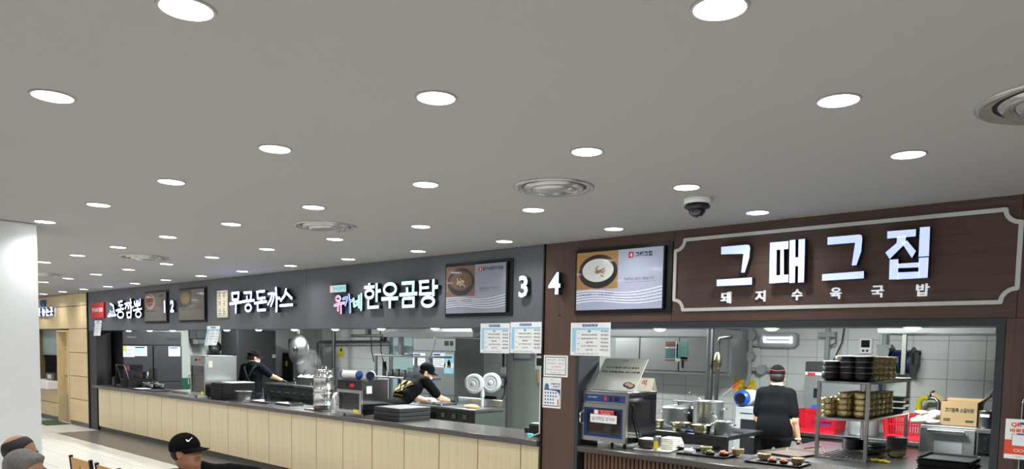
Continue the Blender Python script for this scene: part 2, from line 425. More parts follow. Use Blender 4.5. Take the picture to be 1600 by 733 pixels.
MB().box(-18.42, -17.85, 5.595, 5.60, .04, .62).build('kick_plate', 'greyplast', d1)
MB().cyl((-18.38, 5.60, 1.02), (-18.38, 5.55, 1.02), .014).cyl((-18.385, 5.55, 1.02), (-18.25, 5.55, 1.02), .011).lathe([(.03, 0), (.03, .006)], (0, 0, 0)).build('door_handle', 'steel', d1)
w1 = struct(MB().box(-19.9, -18.505, 5.56, 5.57, 1.5, 2.05).build('window_1', 'frost'))
MB().box(-19.9, -18.505, 5.54, 5.59, 1.47, 1.5).build('window_frame', 'steel', w1)
lg = struct(MB().cbox(-19.95, -18.505, 5.25, 5.85, .72, .90, .01).build('trim_1', 'white'))
mt = MB()
mt.cbox(-18.75, -17.72, 4.98, 5.43, .001, .014, .004)
tag(mt.build('door_mat', 'green'), 'dark green mat on the floor in front of the ply door', 'mat')

# ------------------------------------------------------------------ ceiling lights
ring = MB().lathe([(.074, -.004), (.080, -.006), (.085, -.003), (.086, 0), (.074, 0)], n=24).build('trim_ring', 'ring')
disc = MB().add([(.0755*math.cos(t), .0755*math.sin(t), -.0045) for t in [-2*math.pi*i/24 for i in range(24)]], [tuple(range(24))]).build('diffuser', 'lamp')
def spot(name, parent, power, loc, rad, size=R(150), col=(1, .985, .96)):
    l = bpy.data.lights.new(name, 'SPOT'); l.energy = power; l.shadow_soft_size = rad; l.spot_size = size; l.spot_blend = 1.; l.color = col
    o = bpy.data.objects.new(name, l); COL.objects.link(o); o.parent = parent; o.location = loc; return o
first = True; LAST = None
K['bulbm'] = mat('warm_bulb', '#fff4e0', .4, emit=4., emit_col='#fff2dc')
def downlight(x, y, label, group, z=CEIL, sc=1., power=None, col=(1, .985, .96)):
    global first
    t = thing('ceiling_downlight', label, 'downlight', (x, y, z), 0, group)
    if first: ring.parent = t; disc.parent = t; first = False
    else: share(ring, 'trim_ring', (0, 0, 0), t); share(disc, 'diffuser', (0, 0, 0), t)
    t.scale = (sc, sc, sc)
    global LAST; LAST = t
    spot('downlight_lamp', t, power or HALL_W, (0, 0, -.02 if power is None else -.075), .06 if power is None else .03, col=col); return t
BULB = None
def bulb(t):
    global BULB
    if BULB is None: BULB = MB().lathe([(.062, -.004), (.058, -.014), (.045, -.024), (.024, -.03), (.001, -.032)], n=18).build('bulb', 'bulbm', t)
    else: share(BULB, 'bulb', (0, 0, 0), t)
ROWY = [5.096, 4.074, 3.052, 2.033, 1.029]
ROWN = ['row nearest the signs', 'second row from the signs', 'third row from the signs', 'fourth row from the signs', 'fifth row from the signs']
for j in range(9):
    y = ROWY[j] if j < 5 else 1.029-1.02*(j-4)
    n = 0
    for k in range(-3, 16):
        x = -1.04-1.2196*k
        if (j == 0 and k < 1) or x < -20.5: continue
        if -8.2 < x < -7.2 and 1.1 < y < 2.2 and x < -7.345: continue
        p = np.array([x, y, CEIL])-_C; d = p @ _fw
        px = CX+F_PX*(p @ _r)/d if d > 0 else -1; py = CY-F_PX*(p @ _u)/d if d > 0 else -1
        if j < 5 and 60 < px < 1640 and -25 < py < 700 :
            lab = 'ceiling downlight, %s from the right in the %s' % (ordinal(min(n, 14)), ROWN[j]); n += 1
            downlight(x, y, lab, 'hall ceiling downlights')
        else:
            downlight(x, y, 'round white ceiling downlight outside the view of the photo', 'downlights out of view')
for i, (x, nm) in enumerate([(-15.9, 0), (-14.93, 0), (-13.96, 0), (-13.0, 0), (-12.03, 0), (-11.06, 0), (-10.09, 0), (-9.12, 0), (-8.15, 0), (-7.19, 0), (-6.22, 0), (-5.25, 0), (-3.33, 1), (-2.34, 1), (-1.35, 1)]):
    if i in (0, 4, 11): continue
    nth = [None, 0, 1, 2, None, 3, 4, 5, 6, 7, 8, None, 0, 1, 2][i]
    lab = ('small downlight under the brown fascia, %s from the left' if nm else 'small downlight under the grey fascia, %s from the left') % ordinal(nth)
    downlight(x, 5.62, lab, 'small soffit downlights', 2.0 if nm else 2.02, .78, SOFFIT_W, (1, .93, .8)); bulb(LAST)
# kitchen ceiling panels, above the fascia line
for i, x in enumerate((-14.6, -11.6, -8.6, -5.6, -2.6)):
    t = thing('kitchen_ceiling_light', 'long white kitchen ceiling light hidden above the fascia', 'ceiling light', (x, 7.4, CEIL), 0, 'kitchen ceiling lights')
    MB().cbox(-.6, .6, -.15, .15, -.05, -.002, .004).build('housing', 'white', t)
    MB().box(-.58, .58, -.13, .13, -.056, -.051).build('diffuser', 'lamp', t)
    l = bpy.data.lights.new('kitchen_lamp', 'AREA'); l.shape = 'RECTANGLE'; l.size = 1.16; l.size_y = .26; l.energy = KITCHEN_W*(.9, 1., 1.1, 1.5, 1.7)[i]; l.color = (.93, 1, .97)
    o = bpy.data.objects.new('kitchen_lamp', l); COL.objects.link(o); o.parent = t; o.location = (0, 0, -.06)

# round chrome air diffusers
def air_diffuser(x, y, dia, label):
    t = thing('air_diffuser', label, 'air diffuser', (x, y, CEIL), 0, 'round ceiling air diffusers'); r = dia/2
    MB().lathe([(r, 0), (r, -.006), (r*.93, -.014), (r*.86, -.004), (r*.8, -.002)], n=40).build('outer_ring', 'chrome_soft', t)
    MB().lathe([(r*.8, -.002), (r*.72, -.001)], n=40).build('gap', 'black', t)
    MB().lathe([(r*.74, -.003), (r*.70, -.018), (r*.60, -.022), (r*.56, -.012)], n=40).build('middle_ring', 'chrome_soft', t)
    MB().lathe([(r*.55, -.012), (r*.5, -.03), (r*.3, -.034), (0.0, -.036)], n=40).build('centre_cone', 'chrome_soft', t)
K['chrome_soft'] = mat('diffuser_chrome', '#aeaca8', .22, .55)
air_diffuser(-.36, 3.58, .62, 'large chrome round air diffuser cut off by the right edge of the photo')
air_diffuser(-2.905, 3.59, .50, 'chrome round air diffuser nearest the black dome camera')
air_diffuser(-5.345, 3.59, .52, 'chrome round air diffuser in front of the pastel lettered shop sign')
air_diffuser(-9.05, 3.59, .54, 'small distant chrome round air diffuser in front of the two dim menu screens')
air_diffuser(-12.75, 3.59, .54, 'chrome round air diffuser half hidden by the white pillar')
t = thing('dome_camera', 'black dome security camera on the ceiling near the brown shop front', 'security camera', (-2.375, 4.43, CEIL))
MB().lathe([(.085, 0), (.085, -.028), (.075, -.034)], n=24).build('base', 'white', t)
MB().lathe([(.06, -.034), (.082, -.046), (.085, -.056), (.06, -.07)], n=24).build('collar', 'black', t)
MB().lathe([(.056, -.066), (.054, -.085), (.042, -.106), (.022, -.118), (0, -.122)], n=24).build('dome', 'darkglass', t)
# ------------------------------------------------------------------ shop signs
def on(ox, oz, sc, Y=FY-.05):
    """sign drawing helper: crop coordinates -> (x, z) on the sign plane"""
    def g(a, b):
        p = onY(ox+a/sc, oz+b/sc, Y); return (p[0], p[2])
    return g
def sign(name, label, g, letters, face, w=None, cap='flat', y0=FY-.06, y1=FY-.001, part='letter', sidem='letterside'):
    """letters: list of lists of strokes; stroke = ('s', width_px, pts) | ('o', cx, cz, rx, rz, w) | ('p', pts); px in crop space"""
    t = thing(name, label, 'sign', (0, 0, 0))
    allp = []
    for L in letters:
        m = MB()
        for st in L:
            if st[0] == 's':
                pts = [g(*p) for p in st[2]]; c = st[2][0]
                a = g(*c); b2 = g(c[0], c[1]+st[1]); wd = abs(a[1]-b2[1])
                m.stroke(pts, wd, y0, y1, 1, cap)
            elif st[0] == 'o':
                c = g(st[1], st[2]); ex = g(st[1]+st[3], st[2]); ez = g(st[1], st[2]+st[4]); ew = g(st[1], st[2]+st[5])
                m.oval(c[0], c[1], abs(ex[0]-c[0]), abs(ez[1]-c[1]), abs(ew[1]-c[1]), y0, y1, 1, 18)
            else:
                m.prism([g(*p) for p in st[1]], y0, y1, 1)
        allp.append(m)
    xs = [v[0] for m in allp for v in m.v]; zz = [v[2] for m in allp for v in m.v]
    base = Vector((sum(xs)/len(xs), FY, min(zz))); t.location = base
    for i, m in enumerate(allp):
        m.v = [tuple(Vector(v)-base) for v in m.v]
        f = face[i] if isinstance(face, list) else face
        m.build(part, [f, sidem], t)
    return t
# stall four: big box letters
g = on(1040, 290, 2.857)
big = [
 [('p', [(252, 275), (368, 265), (378, 268), (381, 280), (377, 325), (357, 389), (341, 389), (351, 306), (252, 308)]), ('p', [(232, 421), (389, 411), (389, 443), (232, 450)])],
 [('p', [(470, 256), (552, 249), (551, 284), (499, 288), (498, 402), (552, 398), (551, 432), (466, 438)]), ('p', [(516, 287), (531, 286), (531, 401), (515, 402)]),
  ('p', [(557, 245), (583, 243), (581, 434), (555, 436)]), ('p', [(582, 322), (598, 321), (597, 360), (581, 361)]), ('p', [(597, 242), (626, 239), (621, 432), (594, 434)])],
 [('p', [(726, 232), (868, 220), (878, 223), (881, 236), (876, 295), (855, 356), (834, 358), (849, 256), (726, 266)]), ('p', [(702, 397), (888, 383), (888, 415), (702, 426)])],
 [('p', [(993, 206), (1121, 196), (1119, 228), (992, 238)]), ('p', [(1036, 228), (1077, 226), (1071, 262), (1003, 329), (984, 300), (1034, 258)]), ('p', [(1055, 255), (1080, 246), (1120, 294), (1102, 325)]),
  ('p', [(1138, 188), (1183, 185), (1178, 316), (1132, 319)]), ('p', [(1003, 332), (1042, 330), (1040, 420), (1000, 420)]), ('p', [(1133, 324), (1177, 321), (1172, 412), (1130, 415)]),
  ('p', [(1038, 350), (1136, 344), (1135, 366), (1038, 370)]), ('p', [(1038, 389), (1135, 385), (1132, 415), (1038, 420)])]]
sign('shop_sign', 'large periwinkle-lit box letters 그때그집 on the brown fascia', g, big, 'letterbl', y0=FY-.065)
t = thing('shop_sign', 'row of small white letters 돼지수육국밥 under the large brown-fascia sign', 'sign', (-1.98, FY, 2.16))
for ch, (a, b, c, d) in zip('돼지수육국밥', ((237, 473, 282, 525), (392, 467, 436, 517), (555, 461, 602, 511), (727, 453, 777, 505), (911, 445, 967, 498), (1112, 436, 1171, 492))):
    p = g(a, (b+d)/2); q = g(c, (b+d)/2); zt = g((a+c)/2, b)[1]; zb = g((a+c)/2, d)[1]
    v, f, _ = text_geo(ch, .018); m = MB()
    pts = [(p[0]+(q[0]-p[0])*u[0]+1.98, -.02, zb+(zt-zb)*u[1]-2.16) for u in v]
    m.add(pts, f); m.add([(x, -.001, z) for x, y, z in pts], [ff[::-1] for ff in f])
    from collections import Counter
    ec = Counter((min(a1, b1), max(a1, b1)) for ff in f for a1, b1 in zip(ff, ff[1:]+ff[:1])); n = len(pts)
    fs = [(b1, a1, a1+n, b1+n) for ff in f for a1, b1 in zip(ff, ff[1:]+ff[:1]) if ec[min(a1, b1), max(a1, b1)] == 1]
    m.add(pts+[(x, -.001, z) for x, y, z in pts], fs)
    m.build('letter', 'signframe2', t)
# white line frame with concave corners
x0, x1, z0, z1, cr = -3.112, -.742, 2.147, 2.716, .083
path = [(x0+cr, z1), (x1-cr, z1)]
arc = lambda cx, cz, a0, a1: [(cx+cr*math.cos(a0+(a1-a0)*i/6), cz+cr*math.sin(a0+(a1-a0)*i/6)) for i in range(7)]
path = arc(x0, z1, -math.pi/2, 0)+arc(x1, z1, math.pi, 1.5*math.pi)+arc(x1, z0, math.pi/2, math.pi)+arc(x0, z0, 0, math.pi/2)
m = MB(); path.append(path[0]); m.stroke(path, .026, FY-.012, FY-.001, None, 'round', 2)
tag(m.build('sign_frame', 'signframe'), 'white line frame with scooped corners around the large brown-fascia sign', 'sign frame')

# stall three: cyan block letters and pastel brush letters
g = on(500, 420, 7.33)
S = lambda w, *p: ('s', w, p)
O = lambda *a: ('o',)+a
han = [
 [S(34, (573, 164), (573, 198)), S(34, (513, 216), (632, 206)), O(573, 291, 57, 62, 34), S(36, (656, 166), (656, 382)), S(38, (672, 256), (704, 252)), S(34, (560, 360), (560, 445), (682, 437))],
 [O(808, 236, 81, 82, 38), S(42, (711, 348), (903, 338)), S(42, (806, 352), (806, 454))],
 [S(40, (943, 168), (1077, 160), (1073, 262)), S(40, (1004, 214), (1004, 288)), S(40, (917, 300), (1121, 284)), S(36, (958, 342), (958, 432), (1080, 428), (1080, 336), (958, 342))],
 [S(34, (1140, 152), (1256, 144)), S(36, (1158, 145), (1158, 300)), S(30, (1160, 222), (1254, 214)), S(34, (1142, 292), (1286, 284)), S(38, (1306, 122), (1306, 315)), S(42, (1320, 212), (1358, 206)), O(1243, 378, 82, 71, 40)]]
sign('shop_sign', 'cyan-lit block letters 한우곰탕 on the grey fascia', g, han, 'lettercy')
yu = [[O(207, 342, 27, 32, 14), S(17, (166, 422), (218, 402), (278, 390)), S(15, (205, 412), (206, 478)), S(15, (236, 402), (240, 505))],
      [S(17, (262, 345), (308, 330), (304, 368), (288, 412)), S(18, (330, 302), (342, 400), (344, 496)), S(16, (342, 374), (372, 362))],
      [S(16, (384, 344), (390, 430), (428, 408)), S(14, (408, 378), (438, 368)), S(16, (444, 312), (446, 442)), S(18, (472, 292), (470, 470))]]
import copy
yuw = [[(('s', s_[1]+14, s_[2]) if s_[0] == 's' else ('o', s_[1], s_[2], s_[3]+7, s_[4]+7, s_[5]+13)) for s_ in L] for L in yu]
t = sign('shop_sign', 'pink, blue and teal brush letters 유가네 with white outlines', g, yuw, 'signwhite', cap='round', y0=FY-.05)
base = t.location
for L, mm in zip(yu, ('pink', 'blue', 'teal')):
    m = MB()
    for st in L:
        if st[0] == 's':
            a = g(*st[2][0]); b2 = g(st[2][0][0], st[2][0][1]+st[1]); m.stroke([g(*p) for p in st[2]], abs(a[1]-b2[1]), FY-.058, FY-.049, None, 'round')
        else:
            c = g(st[1], st[2]); ex = g(st[1]+st[3], st[2]); ez = g(st[1], st[2]+st[4]); ew = g(st[1], st[2]+st[5])
            m.oval(c[0], c[1], abs(ex[0]-c[0]), abs(ez[1]-c[1]), abs(ew[1]-c[1]), FY-.058, FY-.049, None, 16)
    m.v = [tuple(Vector(v)-base) for v in m.v]; m.build('coloured_face', mm, t)
p0 = g(110, 190); p1 = g(297, 268)
t = thing('small_sign', 'small pastel light box above the brush letters on the grey fascia', 'sign', ((p0[0]+p1[0])/2, FY, p1[1]))
W2, H2 = (p1[0]-p0[0])/2, p0[1]-p1[1]
MB().cbox(-W2, W2, -.045, -.001, 0, H2, .004).build('box', 'letterside', t)
MB().rect(-W2+.004, -W2*.62, .006, H2-.006, -.0465).build('panel', K.setdefault('pastelp', mat('pastel_pink', '#f0b9b4', .4, emit=.6, emit_col='#f0b9b4')), t)
MB().rect(-W2*.6, W2-.004, .006, H2-.006, -.0465).build('panel', K.setdefault('pastelc', mat('pastel_cyan', '#a9d8dc', .4, emit=.6, emit_col='#a4d6dc')), t)
for i in range(5): MB().text('한우곰탕집'[i], -W2*.42+i*W2*.3, H2/2, H2*.45, -.0475).build('letter', 'midblue', t)

# stall two
g = on(300, 430, 6.665)
mu = [[S(24, (425, 190), (428, 258), (486, 254), (494, 184), (425, 190)), S(26, (403, 300), (520, 281)), S(24, (462, 292), (461, 390))],
      [S(24, (550, 184), (624, 180), (618, 254)), S(22, (578, 224), (580, 268)), S(26, (530, 277), (650, 262)), O(592, 341, 36, 46, 23)],
      [S(24, (682, 176), (760, 167)), S(24, (686, 176), (690, 244), (766, 238)), S(20, (728, 242), (728, 280)), S(26, (660, 293), (780, 276)), S(24, (690, 312), (692, 368), (770, 361))],
      [S(22, (800, 196), (850, 190)), S(22, (842, 196), (826, 254), (798, 306)), S(22, (864, 192), (852, 260), (828, 322)), S(28, (880, 136), (888, 250), (886, 376)), S(26, (894, 242), (918, 240))],
      [S(26, (986, 150), (972, 212), (932, 266)), S(26, (990, 186), (1044, 242)), S(26, (925, 319), (1050, 309))]]
sign('shop_sign', 'white lit letters 무공돈까스 on the grey fascia', g, mu, 'letter', cap='round')
p0 = g(243, 162); p1 = g(355, 440)
t = thing('plaque', 'cream upright plaque with seal-style writing left of the 무공돈까스 letters', 'plaque', ((p0[0]+p1[0])/2, FY, p1[1]))
W2, H2 = (p1[0]-p0[0])/2, p0[1]-p1[1]
MB().cbox(-W2, W2, -.03, -.001, 0, H2, .008).build('board', K.setdefault('cream', mat('cream_board', '#cfc9b4', .6)), t)
m = MB(); b = .012
m.rect(-W2+b, W2-b, H2-.035, H2-.03, -.031).rect(-W2+b, W2-b, .03, .035, -.031)
m.build('border', 'ink', t)
for i, ch in enumerate('무공도'): MB().text(ch, W2*.42, H2-.085-i*.115, .085, -.031, w=W2*.55).build('letter', 'ink', t)
for i, ch in enumerate('돈까스'): MB().text(ch, -W2*.42, H2-.085-i*.115, .085, -.031, w=W2*.55).build('letter', 'ink', t)

# stall one
g = on(130, 430, 6.665)
kyo = [[S(22, (288, 300), (318, 318), (330, 400)), S(18, (288, 372), (290, 420)), S(16, (308, 376), (308, 424)), S(24, (264, 427), (345, 416)), S(14, (274, 400), (284, 424))],
       [S(22, (372, 282), (410, 272)), S(20, (384, 284), (378, 318), (416, 312)), S(18, (396, 314), (397, 350)), S(24, (350, 368), (426, 350)), O(394, 412, 34, 40, 20)],
       [S(20, (440, 300), (478, 290)), S(18, (462, 300), (444, 348)), S(16, (466, 310), (482, 340)), S(20, (484, 292), (506, 286)), S(16, (490, 296), (474, 350)), S(24, (498, 252), (504, 378)), S(20, (506, 340), (526, 332)), S(20, (462, 392), (466, 440), (502, 440), (504, 388), (462, 392))],
       [S(18, (538, 276), (544, 322), (564, 320), (562, 268)), S(18, (576, 266), (578, 318), (598, 314), (598, 252)), S(14, (540, 302), (598, 292)), S(18, (570, 322), (572, 352)), S(22, (528, 368), (612, 350)), O(580, 408, 30, 38, 19)]]
kyo = [[(('s', q[1]*.8, q[2]) if q[0] == 's' else q[:5]+(q[5]*.8,)) for q in L] for L in kyo]
sign('shop_sign', 'white lit brush letters 교동짬뽕 on the grey fascia', g, kyo, 'letter', cap='round')
t = thing('red_sign', 'square red sign with white writing at the far end of the grey fascia', 'sign', (-15.98, FY, 2.267))
MB().cbox(-.328, .328, -.04, -.001, 0, .305, .004).build('board', 'redsign', t)
MB().text('전국5대 짬뽕', 0, .16, .085, -.041, w=.58, bold=.02).build('lettering', 'paper', t)

# stall numbers
def number(ch, xc, zc, h, label):
    t = thing('stall_number', label, 'number', (xc, FY, zc-h/2)); v, f, asp = text_geo(ch, .025)
    wd = h*asp*(1.0); pts = [((u[0]-.5)*wd, -.06, u[1]*h) for u in v]; n = len(pts)
    from collections import Counter
    ec = Counter((min(a, b), max(a, b)) for ff in f for a, b in zip(ff, ff[1:]+ff[:1]))
    m = MB(); m.add(pts, f); m.cur = 1
    bk = [(x, -.001, z) for x, y, z in pts]
    m.add(bk, [ff[::-1] for ff in f]); m.add(pts+bk, [(b, a, a+n, b+n) for ff in f for a, b in zip(ff, ff[1:]+ff[:1]) if ec[min(a, b), max(a, b)] == 1])
    m.build('digit', ['letter' if ch in '12' else 'lettercy', 'letterside'], t)
number('1', -12.82, 2.413, .20, 'white lit number 1 overlapping the edge of the left dark menu screen')
number('2', -12.53, 2.413, .20, 'white lit number 2 beside the edge of the right dark menu screen')
number('3', -4.73, 2.407, .21, 'white lit number 3 on the grey fascia')
number('4', -4.345, 2.418, .205, 'white lit number 4 on the brown column')

# hanging sign over the dish-return hatch
t = thing('hatch_sign', 'white lit lettering 그릇 놓는곳 on the pale ply wall by the white pillar', 'sign', (-19.4, 5.45, 2.27))
for i_, ch in enumerate('그릇놓는곳'): MB().text(ch, -.42+.27*i_-(.06 if i_ < 2 else 0)+.06, .18, .19, -.05, w=.2, bold=.03).build('letter', 'letter', t)
m = MB(); m.box(-.55, .75, -.049, -.001, .09, .27); m.build('backing', 'letterside', t)
m = MB(); m.oval(-.02, .38, .07, .075, .022, -.04, -.001).oval(.16, .38, .07, .075, .022, -.04, -.001); m.build('bowl_icon', 'midblue', t)
m = MB(); m.text('Return', .28, .03, .045, -.012); m.build('small_lettering', 'ink', t)

# ------------------------------------------------------------------ menu screens
def screen(xc, z0, W, H, label, kind):
    t = thing('menu_screen', label, 'screen', (xc, FY, z0))
    m = MB(); b = .028
    m.box(-W/2, W/2, -.012, -.001, 0, b).box(-W/2, W/2, -.012, -.001, H-b, H).box(-W/2, -W/2+b, -.012, -.001, b, H-b).box(W/2-b, W/2, -.012, -.001, b, H-b)
    m.build('recess_frame', 'black', t)
    m = MB(); m.box(-W/2+b, W/2-b, -.004, -.001, b, H-b); m.build('back_board', 'black', t)
    x0, x1, z1, z2 = -W/2+.034, W/2-(.075 if kind in '34' else .045), .036, H-.034
    MB().cbox(x0-.004, x1+.012, -.030, -.005, z1-.004, z2+.004, .004).build('bezel', 'black', t)
    body = {'4': 'scr', '3': 'scr3'}.get(kind, 'scroff')
    MB().rect(x0, x1, z1, z2, -.031).build('display', body, t)
    w, h = x1-x0, z2-z1; X = lambda u: x0+u*w; Z = lambda v: z1+v*h
    pic = MB(); pic.rect(X(0), X(.5), Z(.36 if kind in '34' else .45), Z(1), -.0315)
    cols = {'4': ('#8d6a3e', '#17191b', '#b9bcba', '#8b6d62'), '3': ('#6a4f44', '#24292b', '#5b4237', '#a69a80'), '1': ('#4d3a33', '#8d8580', '#6d2f1e', '#7b4b2c'), '2': ('#2a2d31', '#2f3338', '#6a5636', '#8a744c')}[kind]
    e = {'4': .45, '3': .28}.get(kind, .09)
    mm = [mat('photo_%s_%d' % (kind, i), c, .15, emit=e, emit_col=c, coat=1.) for i, c in enumerate(cols)]
    pic.build('photo_background', mm[0], t)
    zc = .66 if kind in '34' else .7
    MB().disc(X(.26), Z(zc), w*.235, h*.29, -.032, 28).build('photo_bowl', mm[1], t)
    MB().disc(X(.26), Z(zc+.02), w*.19, h*.2, -.0325, 28).build('photo_soup', mm[2], t)
    m = MB(); rnd = random.Random(int(kind))
    for i in range(14):
        a = rnd.uniform(0, 6.28); r = rnd.uniform(0, .09); m.stroke([(X(.26)+w*r*math.cos(a), Z(zc)+h*r*math.sin(a)), (X(.26)+w*(r*math.cos(a)+rnd.uniform(-.06, .06)), Z(zc)+h*(r*math.sin(a)+rnd.uniform(-.05, .05)))], .014, -.033)
    m.build('photo_topping', mm[3], t)
    if kind in '34':
        m = MB(); m.rect(X(.62 if kind == '4' else .56), X(.675 if kind == '4' else .615), Z(.85), Z(.95), -.032); m.build('red_tag', 'inkr', t)
        m = MB(); m.text(kind, X(.648 if kind == '4' else .588), Z(.90), h*.07, -.0325, bold=.02); m.build('tag_number', 'paper', t)
        m = MB()
        if kind == '4': m.text('그때그집', X(.69), Z(.90), h*.085, -.032, w=w*.19, bold=.03, align='l')
        else: m.text('유가네한우국밥', X(.63), Z(.90), h*.075, -.032, w=w*.33, bold=.03, align='l')
        m.text('주문하신 음식 나왔습니다', X(.74), Z(.50), h*.05, -.032, w=w*.33); m.rect(X(.56), X(.93), Z(.445), Z(.448), -.032)
        m.text('수육국밥' if kind == '4' else '한우국밥', X(.11), Z(.265), h*.06, -.032, w=w*.15)
        m.text('10,000' if kind == '4' else '14,000', X(.37), Z(.265), h*.07, -.032, w=w*.17)
        m.build('lettering', 'ink', t)
        m = MB()
        for i in range(5):
            pts = [(X(u), Z(.30-.045*i+(.035*math.sin(u*6.0+.6-.1*i)+.09*max(0, u-.45)*(1-.12*i)))) for u in [q/18 for q in range(19)]]
            m.stroke(pts, .005 if kind == '4' else .0042, -.0325)
        m.build('wave_lines', 'scrwave' if kind == '4' else 'scrwave2', t)
    else:
        m = MB(); m.text('교동짬뽕' if kind == '1' else '무공돈까스', X(.74), Z(.88), h*.07, -.032, w=w*.22); m.text('짬뽕 10,000' if kind == '1' else '돈까스 9,000', X(.3), Z(.36), h*.05, -.032, w=w*.4)
        m.build('lettering', 'ink', t)
screen(-3.638, 2.128, 1.003, .586, 'bright menu screen on the brown fascia showing a bowl of soup and 10,000', '4')
screen(-5.398, 2.13, .975, .566, 'dim menu screen on the grey fascia showing a soup pot, left of number 3', '3')
screen(-11.878, 2.142, .98, .56, 'dark menu screen on the grey fascia right of numbers 1 and 2', '2')
screen(-13.268, 2.14, .97, .56, 'dark menu screen on the grey fascia left of numbers 1 and 2', '1')

# ------------------------------------------------------------------ paper notices
def notice(x0, x1, z0, z1, label, rows, head='원산지 표시판', curl=0, Y=FY, fill='skyblue', headm='inkb'):
    t = thing('paper_notice', label, 'notice', ((x0+x1)/2, Y, z0)); W, H = x1-x0, z1-z0
    m = MB(); n = 8; ptsf = []
    for i in range(n+1):
        v = i/n; dy = -.003-curl*(1-v)**2*.05; sx = 1-curl*.05*math.sin(v*3)
        ptsf += [(-W/2, dy, v*H), (W/2*sx, dy-curl*.02*(1-v), v*H)]
    fs = [(2*i, 2*i+1, 2*i+3, 2*i+2) for i in range(n)]
    back = [(x, y+.0015, z) for x, y, z in ptsf]
    m.add(ptsf, fs); m.add(back, [f[::-1] for f in fs]); m.build('sheet', 'paper', t)
    def yy(z): return -.0045-curl*((1-z/H)**2*.05+.02*(1-z/H))
    p = MB(); p.add([(x, yy(z)+.0006, z) for x, z in ((-W*.46, H*.12), (-W*.36, H*.12), (-W*.36, H*.84), (-W*.46, H*.84))], [(0, 1, 2, 3)])
    p.add([(x, yy(z)+.0006, z) for x, z in ((-W*.36, H*.78), (W*.47, H*.78), (W*.47, H*.84), (-W*.36, H*.84))], [(0, 1, 2, 3)])
    p.build('colour_band', fill, t)
    p = MB(); p.add([(x, yy(z)+.0006, z) for x, z in ((-W*.2, H*.88), (W*.18, H*.88), (W*.18, H*.955), (-W*.2, H*.955))], [(0, 1, 2, 3)]); p.build('title_box', headm, t)
    p = MB(); p.text(head, -W*.01, H*.917, H*.05, yy(H*.9)-.0004, w=W*.33, bold=.01); p.build('title', 'paper', t)
    p = MB(); k = len(rows)
    for i, (a, b) in enumerate(rows):
        z = H*(.74-.56*i/max(k-1, 1)); p.text(a, -W*.02, z, H*.055, yy(z)-.0004, w=min(W*.4, W*.085*len(a)), bold=.015); p.text(b, W*.36, z, H*.055, yy(z)-.0004, w=min(W*.2, W*.065*len(b)), bold=.015)
    for i in range(4): z = H*(.7-.17*i); p.text(('쌀', '고기', '김치', '배추')[i], -W*.29, z, H*.04, yy(z)-.0004)
    p.text('원산지 표시판 원산지', -W*.1, H*.06, H*.03, yy(H*.06)-.0004, w=W*.6)
    p.build('lettering', 'ink', t)
    return t
ROW_A = [('쌀', '국내산'), ('배추김치(배추)', '국내산'), ('배추김치(고기)', '국내산'), ('김치', '국내산'), ('소고기(소고기)', '국내산'), ('고기', '국내산 한우')]
ROW_B = [('쌀', '국내산'), ('김치(배추)', '국내산'), ('배추김치', '국내산'), ('돼지고기', '국내산'), ('고기', '국내산')]
notice(-16.25, -15.86, 1.915, 2.22, 'small white paper notice under the square red sign', ROW_B, curl=.5)
notice(-11.40, -10.97, 1.775, 2.075, 'curling white paper notice hanging under the cream plaque', ROW_B, curl=.9)
notice(-5.355, -4.947, 1.755, 2.058, 'left of the two pale blue notices hanging side by side by number 3', ROW_A)
notice(-4.938, -4.534, 1.762, 2.066, 'right of the two pale blue notices hanging side by side by number 3', ROW_A)
notice(-4.178, -3.735, 1.752, 2.052, 'pale blue notice under the bright menu screen', ROW_A, Y=FY-.005)
t = thing('paper_notice', 'white notice with a dark border and red lines on the brown column', 'notice', (-4.354, FY, 1.545)); W, H = .292, .203
MB().box(-W/2, W/2, -.003, -.001, 0, H).build('sheet', 'paper', t)
m = MB(); q = .006
for a, b, c, d in ((-.125, .125, .182, .182+q), (-.125, .125, .018, .018+q), (-.125, -.125+q, .018, .188), (.125-q, .125, .018, .188)): m.rect(a, b, c, d, -.0035)
m.build('border', 'ink', t)
m = MB(); m.text('음식 금지', -.05, .16, .014, -.0036, w=.11); m.text('안내', .07, .16, .014, -.0036, w=.07); m.text('외부음식', -.05, .125, .014, -.0036, w=.11); m.text('금지 안내', .07, .125, .014, -.0036, w=.07); m.text('안내 음식 안내', 0, .04, .01, -.0036, w=.13); m.build('lettering', 'ink', t)
m = MB(); m.text('음식물금지', .01, .094, .014, -.0036, w=.12); m.text('외부음식 금지', -.04, .066, .014, -.0036, w=.14); m.text('외부 금지', .075, .066, .011, -.0036, w=.08); m.build('red_lettering', 'inkr', t)
t = thing('paper_notice', 'white notice with a dark blue curve and small icons on the brown column', 'notice', (-4.394, FY, 1.245)); W, H = .222, .292
MB().box(-W/2, W/2, -.003, -.001, 0, H).build('sheet', 'paper', t)
m = MB(); m.flat([(-.095, .025), (.1, .025), (.1, .12), (.09, .145), (.06, .165), (.0, .17), (-.095, .172), (-.095, .18), (.104, .18), (.104, .018), (-.095, .018)], -.0035); m.build('curve', 'navy', t)
m = MB(); m.disc(-.06, .205, .026, .03, -.0036, 16).flat([(-.09, .18), (-.03, .18), (-.04, .2), (-.08, .2)], -.0037); m.build('figure', 'midblue', t)
m = MB(); m.text('식품위생', .04, .232, .017, -.0036, w=.11, bold=.03); m.text('위생안내', .055, .208, .016, -.0036, w=.08, bold=.03); m.text('식품 위생 안내', .04, .19, .009, -.0036, w=.1); m.text('식품위생', .0, .27, .009, -.0036); m.build('lettering', 'navy', t)
m = MB()
for i in range(5):
    for j in range(4):
        if not (i > 3 and j > 1): m.disc(-.075+.032*i, .145-.032*j, .009, .009, -.0036, 8)
